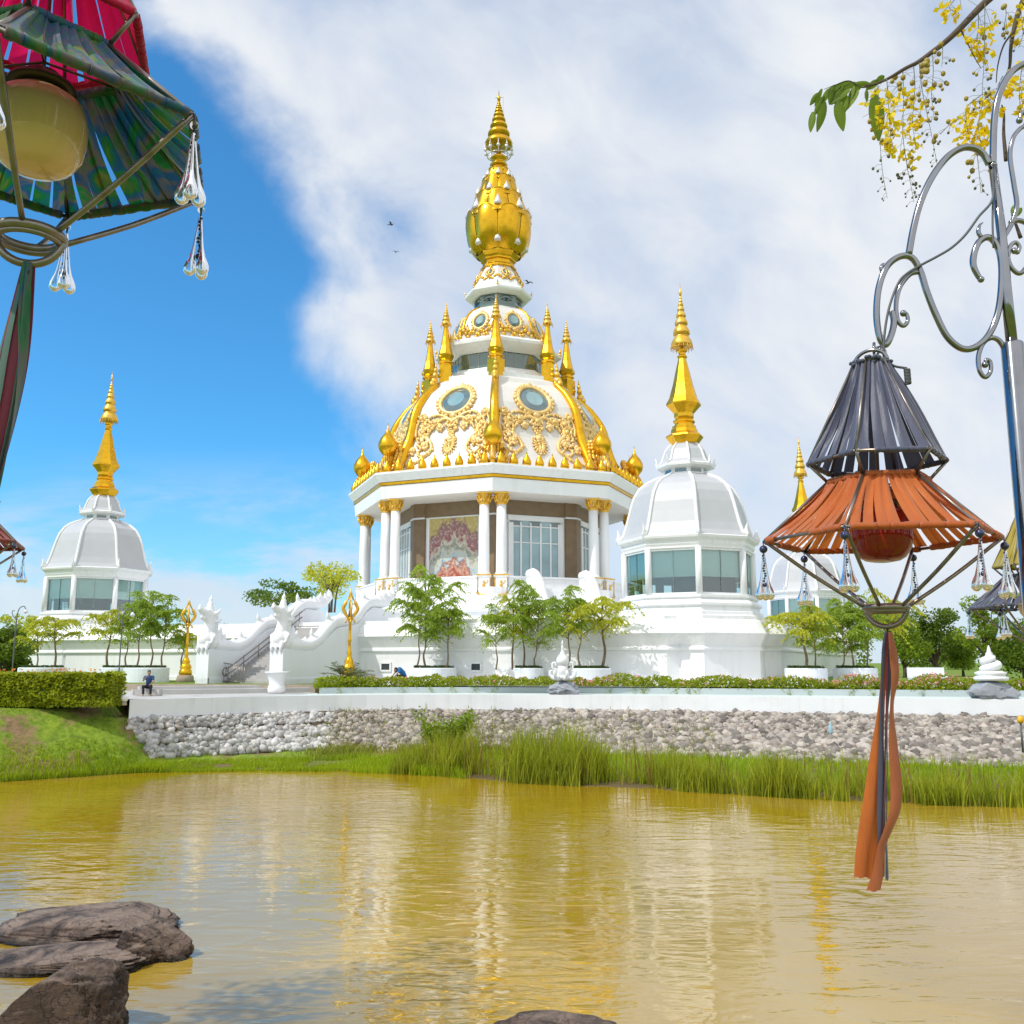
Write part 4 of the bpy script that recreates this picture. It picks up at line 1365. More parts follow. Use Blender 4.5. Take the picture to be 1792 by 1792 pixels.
for i, (off, lab) in enumerate(((0.0, 'white crowned naga serpent balustrade behind the white urn, on the right side of the stair'), (-stairW, 'white crowned naga serpent on the left side of the stair, clear sky behind its head'))):
    h = head2 + SR * off
    n_ = thing('naga_balustrade', lab, 'balustrade', (h.x, h.y, LZ), ang, GN)
    put('wall', wm, n_, loc=(0, 0, -LZ))
    fuse(put('naga', nm, n_, loc=(0, 0, -LZ)), .07)
mid = head2 - SR * (stairW / 2)
st = thing('staircase', 'grey granite staircase climbing between the two white nagas', 'staircase', (mid.x, mid.y, LZ), ang)
g = MB()
NS = 24
for i in range(NS):
    z1 = LZ + (i + 1) * (8.7 - LZ) / NS
    y0_ = 1.2 + i * .34
    g.box((0, (y0_ + 11.0) / 2 + i * .0005, (z1 - (8.7 - LZ) / NS + z1) / 2 - LZ), (stairW - .9, 11.0 - y0_, (8.7 - LZ) / NS))
g.build('steps', 'steps', st)
for s in (-1, 1):
    hr = MB()
    x = s * (stairW / 2 - .75)
    for dz in (.55, .95):
        hr.tube(spline([(x, 1.0, .55 + dz - .6), (x, 1.0, dz + .1), (x, 1.5, dz + .2), (x, 5.4, dz + 2.2), (x, 9.3, dz + 4.2)], 5), .045, 6)
    for k in range(6):
        y = 1.2 + k * 1.55
        hr.tube([(x, y, .05 + (y - 1.2) * .52), (x, y, 1.1 + (y - 1.2) * .52)], .035, 6)
    P = [(x, 1.0 - .45 * math.sin(a) * (1 - a / 9), .72 + .35 * math.cos(a) * (1 - a / 9)) for a in np.linspace(0, 6.5, 18)]
    hr.tube(P, .04, 6)
    hr.build('handrail', 'rod', st)
gt = MB()
for k in range(14):
    gt.tube([(-stairW / 2 + .75 + k * .13, .75, .05), (-stairW / 2 + .75 + k * .13, .75, 1.35 - .02 * k)], .018, 4)
gt.tube([(-stairW / 2 + .7, .75, 1.35), (-stairW / 2 + 2.5, .75, 1.1)], .03, 5).tube([(-stairW / 2 + .7, .75, .15), (-stairW / 2 + 2.5, .75, .15)], .03, 5)
gt.build('gate', 'rod', st)

# ------------------------------------------------------------------ gilded lamp posts
lp = thing('lamp_post', 'golden lamp post with flame-shaped cage on the lawn left of the stair', 'lamp post', (0, 0, LZ), 0, 'gilded lamp posts')
MB().lathe([(.75, -.02), (.68, .45), (.60, .5)], 14, smooth=True).build('plinth', 'coping', lp)
MB().lathe([(.48, .5), (.56, .62), (.50, .85), (.42, .9), (.50, 1.05), (.40, 1.2), (.30, 1.3), (.36, 1.42), (.24, 1.6), (.14, 1.8), (.19, 1.95), (.12, 2.1), (.11, 2.6), (.16, 2.7), (.11, 2.8), (.10, 3.8), (.15, 3.88), (.13, 4.0), (.20, 4.06), (.08, 4.15)], 14, smooth=True).build('post', 'gold', lp)
lc = MB()
for k in range(4):
    a = k * math.pi / 2 + .3
    lc.tube(spline([polar(.09, a, 3.95), polar(.22, a, 4.15), polar(.50, a, 4.55), polar(.52, a, 4.75), polar(.30, a, 5.1), polar(.10, a, 5.4), polar(.04, a, 5.6)], 4), [.09] * 6 + [.13] * 10 + [.06] * 9, 6, flat=.6)
    lc.ball(polar(.34, a, 3.85), .09, 6, 4)
    lc.tube([polar(.08, a, 4.0), polar(.34, a, 3.95)], .04, 5)
lc.lathe([(.10, 5.4), (.14, 5.55), (.06, 5.7), (.02, 5.95)], 8, smooth=True)
lc.build('lamp_cage', 'goldleaf', lp)
MB().lathe([(.13, 4.1), (.16, 4.3), (.10, 4.55), (.02, 4.6)], 10, smooth=True).build('bulb', 'collar', lp)
lp2 = copy_tree(lp)
lp2['label'] = 'golden lamp post with flame-shaped cage rising behind the fan-leaved cycad in the flower bed'
p = ONZ(323, 1189, LZ)
lp.location = AT(324, 1188, 67)
lp.location.z = LZ
lp.scale = lp2.scale = (.82, .82, 1)
q = AT(610, 1188, 58.3)
lp2.location = (q.x, q.y, LZ)

# ------------------------------------------------------------------ round planters and feathery trees
def feathery_crown(seed, n_limb, h0, rad, hgt, mt='leaf', clumps=4, dens=1.0):
    """limbs leaving the stem at many heights, each hung with drooping compound leaves"""
    r = np.random.default_rng(seed)
    limbs = MB()
    C, D = [], []
    for i in range(n_limb):
        a = 2.4 * i + r.uniform(-.5, .5)
        f = (i + r.uniform(0, .8)) / n_limb
        prof = math.sin(math.pi * min(1, .22 + .78 * f)) ** .7
        out = rad * prof * r.uniform(.65, 1.1) + .15
        base = Vector((0, 0, h0 + hgt * .62 * f))
        tip = base + Vector((out * math.cos(a), out * math.sin(a), hgt * r.uniform(.12, .36)))
        midp = base.lerp(tip, .5) + Vector((0, 0, .12))
        P = spline([base, midp, tip], 5)
        limbs.tube(P, [.026 * (1 - .75 * j / len(P)) + .005 for j in range(len(P))], 5)
        for c in range(clumps):
            q = P[min(len(P) - 1, int(len(P) * (.30 + .70 * (c + 1) / clumps)))]
            nf = max(2, int(6 * dens))
            for g_ in range(nf):
                aa = r.uniform(0, 2 * math.pi)
                fl = r.uniform(.45, .95)
                d = Vector((math.cos(aa), math.sin(aa), r.uniform(-.25, .45)))
                dr_ = r.uniform(.4, .9)
                for l in range(9):
                    t_ = l / 8
                    pos = q + d * (fl * t_) + Vector((0, 0, -dr_ * fl * t_ * t_))
                    side = Vector((-d.y, d.x, 0)) * .085
                    for s in (-1, 1):
                        C.append(tuple(pos + side * s + Vector((r.uniform(-.03, .03), r.uniform(-.03, .03), r.uniform(-.03, .03)))))
                        D.append((d.x * .5 + s * side.x * 6, d.y * .5 + s * side.y * 6, -.7 + r.uniform(-.4, .4)))
    return limbs, C, D
TREE_H = {}
def tree_proto(seed, trunk_h, n_limb, rad, hgt, mt, dens, bend=.15, clumps=4):
    limbs, C, D = feathery_crown(seed, n_limb, trunk_h, rad, hgt, mt, clumps, dens)
    r = random.Random(seed)
    P = spline([(0, 0, 0), (r.uniform(-bend, bend), r.uniform(-bend, bend), trunk_h * .5), (0, 0, trunk_h), (r.uniform(-bend, bend) * .4, 0, trunk_h + hgt * .66)], 4)
    limbs.tube(P, [.075 - .05 * i / len(P) for i in range(len(P))], 7)
    return limbs.mesh('trunk', 'trunk'), leaves_mesh('crown', C, .20, .085, mt, dirs=D, up=.15)
protos = [
    tree_proto(21, 1.7, 11, 1.6, 3.9, 'leaf', .72),
    tree_proto(22, 1.7, 8, 1.35, 2.8, 'leaf2', .62),
    tree_proto(23, 2.0, 10, 1.25, 4.2, 'leaf', .66),
    tree_proto(24, 1.6, 7, 1.4, 2.2, 'leaf2', .55),
    tree_proto(25, 1.5, 17, 2.1, 5.0, 'leaf', .85),
]
GT = 'young feathery trees in round planters'
def potted_tree(px, pyb, Y, k, s, label, rz):
    p = AT(px, pyb, Y)
    z = p.z
    t_ = thing('young_tree', label, 'tree', (p.x, Y, z), rz, GT)
    vr = random.Random(int(px * 13))
    t_.scale = (s * vr.uniform(.9, 1.15), s * vr.uniform(.9, 1.15), s * vr.uniform(.88, 1.12))
    t_.rotation_euler = (R(vr.uniform(-4, 4)), R(vr.uniform(-4, 4)), rz)
    put('trunk', protos[k][0], t_)
    put('crown', protos[k][1], t_)
    return t_
pl = thing('round_planter', '', 'planter', (0, 0, 0), 0, 'round white planters')
MB().lathe([(1.50, -.6), (1.56, -.1), (1.56, .92), (1.50, .97), (1.38, .97), (1.36, .85)], 32, smooth=False).build('tub', 'planter', pl)
MB().lathe([(1.37, .8), (1.36, .88)], 24).build('soil', 'soil', pl)
a = rng.uniform(0, 2 * math.pi, 700)
rr_ = 1.35 * np.sqrt(rng.uniform(0, 1, 700))
put('groundcover', leaves_mesh('groundcover', np.c_[rr_ * np.cos(a), rr_ * np.sin(a), .95 + rng.uniform(0, .16, 700)], .16, .07, 'potgrass', up=.2), pl)
spots = [(759, 1186, 64.5, 1.0, 'round white planter left of the lotus statue holding the biggest leafy tree group'),
         (925, 1186, 62.5, .66, 'small round planter between the big tree planter and the white lotus statue'),
         (1032, 1186, 60.0, .88, 'round white planter directly behind the pink flowers right of the lotus statue'),
         (257, 1188, 67.5, .98, 'round white planter beside the seated person and left of the golden lamp'),
         (206, 1188, 69.0, .75, 'smaller round planter half hidden behind the end of the hedge'),
         (75, 1188, 69.5, 1.05, 'round white planter above the hedge at the far left pavilion'),
         (1410, 1194, 61.0, .85, 'round planter with rocks just right of the nearest pavilion'),
         (1496, 1194, 63.0, .9, 'round white planter beside the orange ribbons of the lantern')]
for i, (px, py, Y, s, lab) in enumerate(spots):
    o = pl if i == 0 else copy_tree(pl)
    q = AT(px, 1168, Y)
    o.location = (q.x, Y, LZ)
    o.scale = (s, s, 1.05)
    tag(o, lab, 'planter')
trees = [(729, 1170, 64.3, 2, 1.00, 'slim left tree of the three in the big round planter left of the lotus statue'),
         (745, 1170, 64.9, 4, 1.06, 'fullest tree, middle of the three in the big round planter left of the lotus statue'),
         (782, 1170, 64.0, 0, .86, 'right-hand tree leaning over the blue-grey big round planter'),
         (868, 1172, 62.2, 0, .80, 'drooping tree standing alone between the two planters before the platform'),
         (897, 1172, 63.0, 1, 1.06, 'tall thin-stemmed tree left of the small round planter under the hall doors'),
         (916, 1172, 62.6, 2, 1.02, 'tree rising from the left half of the small round planter under the hall doors'),
         (937, 1172, 62.2, 4, .93, 'bushy tree rising from the right half of the small round planter under the hall doors'),
         (995, 1170, 60.4, 0, .92, 'tree directly behind the white lotus statue'),
         (1016, 1170, 59.8, 1, 1.0, 'tree on the left of the planter right of the lotus statue'),
         (1054, 1170, 60.2, 3, 1.36, 'sparse tree in front of the left face of the nearest pavilion'),
         (95, 1172, 69.4, 3, 1.10, 'thin little tree before the base of the left pavilion'),
         (62, 1172, 69.8, 1, .90, 'little tree at the left end of the hedge before the left pavilion'),
         (188, 1172, 69.2, 3, 1.25, 'wide low tree before the right side of the left pavilion'),
         (238, 1172, 67.6, 0, .98, 'leafy tree on the left of the planter beside the seated person'),
         (262, 1172, 67.2, 2, 1.02, 'tallest tree of the planter beside the seated person'),
         (284, 1172, 67.4, 0, .90, 'tree nearest the left golden lamp post'),
         (318, 1172, 68.8, 3, .95, 'low tree right behind the left golden lamp post'),
         (222, 1172, 68.6, 2, .86, 'narrow tree behind the end of the clipped hedge'),
         (1408, 1184, 61.0, 3, 1.45, 'leaning tree close to the right edge of the nearest pavilion'),
         (1432, 1184, 61.4, 0, .98, 'feathery tree left of the orange ribbons in front of the far pavilion'),
         (1480, 1184, 63.0, 4, .92, 'full green tree behind the ring of the orange lantern'),
         (1494, 1184, 63.4, 0, 1.0, 'tree in the planter just left of the orange ribbons'),
         (1518, 1184, 62.8, 2, .95, 'tree in the planter just right behind the orange ribbons'),
         (1570, 1184, 65.0, 1, 1.25, 'single yellow-green tree right of the orange ribbons before the dark round trees')]
for i, (px, py, Y, k, s, lab) in enumerate(trees):
    potted_tree(px, py, Y, k, s, lab, i * 1.3)

# ------------------------------------------------------------------ denser trees farther off
def round_tree(name, label, px, py_base, Y, hgt, rad, mt, seed, group=None, trunk=.3, gaps=.0, leaf=.34, n=5200, flat=.75, stems=1, zb=None):
    p = AT(px, py_base, Y)
    z0 = p.z if zb is None else zb
    t_ = thing(name, label, 'tree', (p.x, Y, z0), 0, group)
    r = np.random.default_rng(seed)
    tk = MB()
    C = []
    nb = 16
    blobs = []
    for i in range(nb):
        a = r.uniform(0, 2 * math.pi)
        q = rad * math.sqrt(r.uniform(.05, 1)) * .78
        zz = hgt * (trunk + (1 - trunk) * r.uniform(.12, .88))
        sh_ = math.sqrt(max(.08, 1 - ((zz / hgt - trunk) / (1 - trunk) * 1.5 - .65) ** 2))
        c = Vector((q * sh_ * math.cos(a), q * sh_ * math.sin(a), zz))
        blobs.append((c, rad * r.uniform(.26, .44)))
    for j in range(stems):
        b0 = Vector((r.uniform(-.15, .15) * (stems - 1), r.uniform(-.15, .15), 0))
        top = Vector((b0.x * 2, 0, hgt * .7))
        P = spline([b0, b0 * 1.3 + Vector((0, 0, hgt * trunk)), top], 4)
        tk.tube(P, [.035 * hgt * (1 - .8 * i / len(P)) / math.sqrt(stems) + .02 for i in range(len(P))], 7)
    for c, q in blobs:
        tk.tube(spline([(0, 0, hgt * trunk * r.uniform(.8, 1.2)), (c.x * .5, c.y * .5, (hgt * trunk + c.z) / 2 + .2), tuple(c)], 3), [.012 * hgt, .010 * hgt, .008 * hgt, .006 * hgt, .005 * hgt, .004 * hgt, .003 * hgt], 5)
    per = n // nb
    for c, q in blobs:
        v = r.normal(size=(per, 3))
        v /= np.linalg.norm(v, axis=1)[:, None]
        v *= (q * r.uniform(.35, 1.12, per) ** .6)[:, None]
        v[:, 2] *= flat
        C.append(v + np.array(c))
    C = np.concatenate(C)
    tk.build('trunk', 'bark', t_)
    put('crown', leaves_mesh('crown', C, leaf, leaf * .5, mt, up=.6), t_)
    return t_
round_tree('frangipani_tree', 'open-branched frangipani tree with yellow-green leaf tips behind the naga wall left of the columns', 577, 1072, 84, 4.3, 3.1, 'leaf2', 31, trunk=.36, n=1900, leaf=.32, stems=4, flat=.6)
round_tree('broad_tree', 'dark flat-topped tree behind the white naga backs', 498, 1078, 95, 3.4, 3.6, 'leafdark', 32, n=2600, flat=.4)
GB = 'round trees beyond the temple on the right'
round_tree('broad_tree', 'wide light green tree right of the orange ribbons beyond the terrace', 1585, 1192, 92, 6.8, 3.4, 'leaftree', 33, GB, .15, zb=4.4)
round_tree('broad_tree', 'dark rounded tree with full crown right of the light green one', 1640, 1192, 98, 7.2, 3.4, 'leafdark', 34, GB, .14, zb=4.4)
round_tree('broad_tree', 'tall loose tree behind the small glass drops of the far lantern', 1732, 1192, 84, 7.6, 2.5, 'leaftree', 35, GB, .2, n=3600, zb=4.4)
round_tree('broad_tree', 'low dense tree at the right edge behind the coiled statue', 1795, 1192, 80, 5.2, 3.6, 'leafdark', 36, GB, .1, zb=4.4)
round_tree('broad_tree', 'small tree between the dark rounded tree and the tall loose tree', 1688, 1192, 100, 4.6, 2.4, 'leaftree', 37, GB, .15, zb=4.4)
round_tree('broad_tree', 'dark tree at the left edge behind the end of the hedge', 5, 1192, 76, 4.8, 2.6, 'leafdark', 38, None, .1, zb=4.4)
round_tree('broad_tree', 'yellow-green sapling left of the left pavilion base', 32, 1192, 84, 6.4, 2.0, 'leaf2', 39, None, .3, n=1500, zb=4.4)
shade = thing('added_shade_tree', 'added unseen leafy tree leaning from the near bank at far left, shading the pond', 'tree', (-10.5, 3.6, 3.9))  # out-of-view tree, added to cast shade on the near water
g = MB()
P = spline([(0, 0, -.2), (.4, 1.6, 2.4), (.7, 3.6, 5.0), (.7, 5.4, 7.0), (.6, 6.0, 8.4)], 6)
g.tube(P, [.22 - .17 * i / len(P) for i in range(len(P))], 8)
C = []
for i in range(24):
    d = Vector(rng.normal(size=3)) * .9
    c_ = Vector((.3, 5.9, 8.4)) + Vector((max(-2, min(1.1, d.x * .9)), d.y * 1.3, d.z * .6))
    g.tube(spline([P[-8], (P[-8] + c_) / 2 + Vector((0, 0, .2)), c_], 3), .03, 4)
    C.append(np.clip(rng.normal(size=(190, 3)), -1.8, 1.8) * np.array([.36, .45, .25]) + np.array(c_))
g.build('trunk', 'bark', shade)
put('crown', leaves_mesh('crown', np.concatenate(C), .22, .11, 'leaftree'), shade)
# distant wood on the horizon
C = []
for i in range(170):
    x = rng.uniform(-170, 170)
    y = 205 + rng.uniform(-15, 25)
    h = rng.uniform(6.5, 10.5)
    v = rng.normal(size=(150, 3))
    v /= np.linalg.norm(v, axis=1)[:, None]
    v *= rng.uniform(.3, 1, 150)[:, None] ** .4 * np.array([3.6, 3.4, h * .5])
    C.append(v + np.array([x, y, 4.4 + h * .5]))
put('distant_wood', leaves_mesh('distant_wood', np.concatenate(C), .8, .55, 'leafdark', up=.3), kind='stuff')

# ------------------------------------------------------------------ hedge, bank plants, flower bed
def leafbox(n, x0, x1, yf, depth, z0, z1, bulge=.15):
    """leaf centres filling the outer shell of a clipped hedge; yf(x) its front line"""
    x = rng.uniform(x0, x1, n)
    v = rng.uniform(0, 1, n)
    face = rng.uniform(0, 1, n)
    y = np.where(face < .62, rng.uniform(-.06, .14, n), rng.uniform(0, depth, n))
    z = np.where(face < .62, z0 + (z1 - z0) * v, z1 - rng.uniform(0, .18, n))
    nz = np.array([mnoise.noise(Vector((a * 1.6, b * 2.0, 0))) for a, b in zip(x, z)])
    y = y - bulge * nz + np.array([yf(a) for a in x])
    z = z + np.where(z > z1 - .3, .14 * nz, 0)
    return np.c_[x, y, z]
hx0, hx1 = -35.0, -18.75
hg = thing('hedge', 'clipped green hedge with orange-tipped leaves along the top of the left bank', 'hedge', (hx1, 44.6, 3.7))
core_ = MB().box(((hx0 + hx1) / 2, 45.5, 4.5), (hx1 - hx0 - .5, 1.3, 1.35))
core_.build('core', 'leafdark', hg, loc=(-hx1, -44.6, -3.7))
C = leafbox(16000, hx0, hx1, lambda x: 44.7, 1.7, 3.78, 5.36)
put('foliage', leaves_mesh('foliage', C, .20, .11, 'hedge', up=.4), hg, loc=(-hx1, -44.6, -3.7))
e_ = np.c_[hx1 + rng.uniform(-.15, .12, 900), rng.uniform(44.7, 46.3, 900), rng.uniform(3.8, 5.3, 900)]
put('end_foliage', leaves_mesh('end_foliage', e_, .2, .11, 'hedge', up=.4), hg, loc=(-hx1, -44.6, -3.7))
xf = rng.uniform(hx0, -19.5, 420)
C = np.c_[xf, 44.7 + rng.uniform(-.1, 1.2, 420), 5.36 + rng.uniform(-.12, .16, 420)]
put('orange_blossoms', leaves_mesh('orange_blossoms', C, .13, .10, 'orange_petal'), hg, loc=(-hx1, -44.6, -3.7))

def blades(name, xs_, ys_, zs_, H, W, mt, lean=.3):
    n = len(xs_)
    a = rng.uniform(0, 2 * math.pi, n)
    la = rng.uniform(0, 2 * math.pi, n)
    ln = (H * rng.uniform(0, lean, n))
    V = np.empty((n, 5, 3))
    dx, dy = np.cos(a) * W * .5, np.sin(a) * W * .5
    base = np.c_[xs_, ys_, zs_]
    off = np.c_[dx, dy, np.zeros(n)]
    bend = np.c_[np.cos(la) * ln, np.sin(la) * ln, np.zeros(n)]
    up = np.c_[np.zeros(n), np.zeros(n), H]
    V[:, 0] = base - off
    V[:, 1] = base + off
    V[:, 2] = base + off * .75 + up * .55 + bend * .3
    V[:, 3] = base - off * .75 + up * .55 + bend * .3
    V[:, 4] = base + up + bend
    idx = np.arange(n) * 5
    F4 = np.c_[idx, idx + 1, idx + 2, idx + 3].tolist()
    F3 = np.c_[idx + 3, idx + 2, idx + 4].tolist()
    me = bpy.data.meshes.new(name)
    me.from_pydata(V.reshape(-1, 3).tolist(), [], F4 + F3)
    me.materials.append(M[mt])
    me.update()
    return me
# short grass on the left bank and on the strip below the stones
n = 26000
X = rng.uniform(-32, -2.0, n)
Y, Z, Hh, keep = [], [], [], []
for x in X:
    s = ys(x)
    if x < -15.6:
        y = s - .25 + 6.0 * rng.uniform() ** 1.7
        h = interp(y - s, [0, 1.2, 2.6, 6], [.42, .26, .10, .07])
        k = mnoise.noise(Vector((x * .45, y * .5, 2)))
        ok = not (y - s > 1.9 and k > -.02) and (mound(x, y) > .85 or y < s + 2)
    else:
        y = s - .2 + interp(x, [-14.5, -5], [2.6, 4.5]) * rng.uniform() ** 1.3
        h = interp(x, [-14, -9, -4], [.16, .26, .45])
        k = mnoise.noise(Vector((x * .7, y * .7, 5)))
        ok = k < .22
    Y.append(y); Z.append(height(x, max(y, s + .02)) - .03); Hh.append(h); keep.append(ok)
keep = np.array(keep)
put('bank_grass', blades('bank_grass', X[keep], np.array(Y)[keep], np.array(Z)[keep], np.array(Hh)[keep] * rng.uniform(.6, 1.3, keep.sum()), .035, 'grass', .6), kind='stuff')
n = 16000
X = rng.uniform(-4, 28, n)
Y, Z = [], []
for x in X:
    s = ys(x)
    top_ = ywS(x) - interp(x, [-9, 0, 10], [2.4, 4.2, 5.2]) + .5
    y = s + 1.2 + max(.3, top_ - s - 1.2) * rng.uniform()
    Y.append(y); Z.append(height(x, y) - .03)
put('bank_grass', blades('bank_grass', X, np.array(Y), np.array(Z), rng.uniform(.15, .55, n), .04, 'grass', .7), kind='stuff')
# tall reeds along the right shore
n = 24000
X = rng.uniform(-5.5, 27, n)
Y, Z, Hh, keep = [], [], [], []
for x in X:
    s = ys(x)
    d = rng.uniform() ** 1.25
    wd = interp(x, [-5.5, -3, 2, 6, 27], [2.0, 3.6, 3.6, 2.2, 2.0])
    y = s - .25 + wd * d
    k = mnoise.noise(Vector((x * .55, 7, y * .3))) + .5 * mnoise.noise(Vector((x * 1.9, 3, 0)))
    base = interp(x, [-5.5, -3.5, 0, 4, 7, 12, 27], [.5, 1.15, 1.55, 1.45, 1.0, .95, .92])
    Y.append(y); Z.append(height(x, max(y, s + .02)) - .04)
    Hh.append(base * (1 + .75 * k))
    keep.append(rng.uniform() < .50 + 1.5 * k)
keep = np.array(keep)
put('reeds', blades('reeds', X[keep], np.array(Y)[keep], np.array(Z)[keep], np.clip(np.array(Hh)[keep] * rng.uniform(.45, 1.3, keep.sum()), .15, 3), .045, 'reed', .5), kind='stuff')
# brown-tipped rush stems standing above the reeds
n = 420
X = rng.uniform(-4, 27, n)
X = X[[mnoise.noise(Vector((x * .7, 1, 9))) > -.1 for x in X]]
Y = np.array([ys(x) + rng.uniform(.2, 1.8) for x in X])
Z = np.array([height(x, y) for x, y in zip(X, Y)])
put('rush_stems', blades('rush_stems', X, Y, Z, rng.uniform(1.2, 2.3, len(X)) * np.interp(X, [-4, 3, 8, 27], [1.1, 1.1, .85, .8]), .05, 'rush', .25), kind='stuff')
# weeds creeping over the stones
n = 6600
X = np.concatenate([rng.normal(-8.4, .9, n // 3), rng.normal(-2.5, 2.0, n // 3), rng.uniform(-6, 10, n // 3)])
Y = np.array([max(ys(x) + 1.2, ywS(x) - abs(rng.normal(3.6 if x > -6 else 2.4, 1.2))) for x in X])
Z = np.array([height(x, min(y, yw(x))) for x, y in zip(X, Y)])
put('creeping_weeds', blades('creeping_weeds', X, Y, Z, rng.uniform(.15, .55, len(X)), .05, 'weed', 1.0), kind='stuff')
# leafy shrub on the stones
sh = AT(778, 1292, 48.5)
shrub = thing('shrub', 'bright green bushy shrub growing out of the stone bank below the white wall', 'shrub', (sh.x, 48.5, height(sh.x, 48.5) - .05))
tk = MB()
C, D = [], []
for i in range(34):
    a = rng.uniform(0, 2 * math.pi)
    l = rng.uniform(.9, 2.4)
    tip = Vector((math.cos(a) * l * .62, math.sin(a) * l * .5, l * rng.uniform(.65, 1.0)))
    P = spline([(0, 0, 0), tip * .5 + Vector((0, 0, .2)), tip], 5)
    tk.tube(P, [.02 - .0015 * j for j in range(len(P))], 4)
    for p in P[2:]:
        for q in range(11):
            C.append(tuple(p + Vector(rng.normal(size=3) * .17)))
tk.build('stems', 'trunk', shrub)
put('foliage', leaves_mesh('foliage', C, .24, .12, 'leaftree', up=.7), shrub)

# flower bed plants (uncountable mass) and its blossoms
n = 21000
X = rng.uniform(-11.4, 38, n)
def bed_h(x): return .50 + .40 * mnoise.noise(Vector((x * .55, 1, 1))) + .14 * mnoise.noise(Vector((x * 2.1, 4, 1)))
dep = rng.uniform(0, 1, n)
Y = np.array([ywS(x) + 2.97 for x in X]) + dep * 2.0
Z = LZ - .12 + np.array([max(.2, bed_h(x)) for x in X]) * rng.uniform(.05, 1.3, n)
put('flower_bed', leaves_mesh('flower_bed', np.c_[X, Y, Z], .20, .11, 'flowerbed', up=.5), kind='stuff')
n = 900
X = np.concatenate([rng.uniform(-11, 30, 420), rng.normal(4.6, 1.0, 130), rng.normal(19, 1.2, 200), rng.normal(22.5, 1.2, 150)])
Y = np.array([ywS(x) + 2.92 for x in X]) + rng.uniform(0, 1.3, n)
Z = LZ - .05 + np.array([max(.2, bed_h(x)) for x in X]) * rng.uniform(.4, 1.35, n)
put('flower_bed_blossoms', leaves_mesh('flower_bed_blossoms', np.c_[X, Y, Z], .15, .13, 'pink', up=.5), kind='stuff')
C = []
for i in range(26):   # shoots hanging over the edge wall
    x = rng.uniform(-10, 30)
    for j in range(14):
        C.append((x + rng.normal() * .12, ywS(x) + 2.93 - rng.uniform(0, .06), LZ + .02 - j * .03))
put('trailing_shoots', leaves_mesh('trailing_shoots', C, .13, .07, 'flowerbed'), kind='stuff')
# cycad by the right-hand lamp post
cy = thing('cycad', 'spiky dark cycad with arching fronds at the foot of the right golden lamp post', 'plant', (0, 57.2, LZ))
cy.location = tuple(AT(606, 1198, 57.2))
fr_ = MB()
C, D = [], []
for i in range(26):
    a = rng.uniform(0, 2 * math.pi)
    l = rng.uniform(1.4, 2.1)
    el = rng.uniform(.35, 1.15)
    P = [Vector((math.cos(a) * l * t_ * math.cos(el), math.sin(a) * l * t_ * math.cos(el), .25 + l * (t_ * math.sin(el) - .35 * t_ * t_))) for t_ in np.linspace(0, 1, 16)]
    fr_.tube(P, .014, 4)
    for j, p in enumerate(P[2:]):
        for s in (-1, 1):
            sd = Vector((-math.sin(a), math.cos(a), .25)) * s
            C.append(tuple(p + sd * .13))
            D.append(tuple(sd + Vector((math.cos(a), math.sin(a), 0)) * .5))
fr_.lathe([(.22, -.1), (.26, .1), (.12, .35)], 10)
fr_.build('stem', 'trunk', cy)
put('fronds', leaves_mesh('fronds', C, .34, .04, 'fern', dirs=D), cy)

# ------------------------------------------------------------------ statues, urn, small furniture
def rock_mesh(name, seed, sc, amp=.35, sub=4, mt='rockbrown', boxy=0.0, freq=1.1, ridge=0.0, chisel=9):
    import bmesh
    bm = bmesh.new()
    bmesh.ops.create_icosphere(bm, subdivisions=sub, radius=1)
    o_ = Vector((seed * 7.3, seed * 3.1, seed))
    for v in bm.verts:
        d = v.co.normalized()
        k = 1 + amp * mnoise.noise(d * freq + o_) + amp * .45 * mnoise.noise(d * freq * 2.6 + o_) + amp * .20 * mnoise.noise(d * freq * 6 + o_)
        k += ridge * (mnoise.noise(Vector((d.x * 2, d.y * 2, d.z * 14)) + o_))
        # chisel towards a few planes so that the rock has facets
        if boxy:
            pn = (abs(d.x) ** 5 + abs(d.y) ** 5 + abs(d.z) ** 5) ** .2
            d = d * (1 - boxy) + d / pn * boxy
        k += .03 * mnoise.noise(d * 13 + o_) + .07 * abs(mnoise.noise(d * 4.2 - o_)) - .05 * max(0, .16 - abs(mnoise.noise(d * 2.6 + o_ * 1.7))) / .16 + .018 * mnoise.noise(d * 29 + o_)
        v.co = d * k
    for i in range(chisel):
        r = random.Random(seed * 31 + i)
        n_ = Vector((r.uniform(-1, 1), r.uniform(-1, 1), r.uniform(-.2, 1))).normalized()
        lim = r.uniform(.72, .92)
        for v in bm.verts:
            d = v.co.dot(n_)
            if d > lim:
                v.co -= n_ * (d - lim) * .8
    for v in bm.verts:
        v.co = Vector((v.co.x * sc[0], v.co.y * sc[1], v.co.z * sc[2]))
    me = bpy.data.meshes.new(name)
    bm.to_mesh(me)
    bm.free()
    me.materials.append(M[mt])
    me.polygons.foreach_set('use_smooth', [True] * len(me.polygons))
    return me
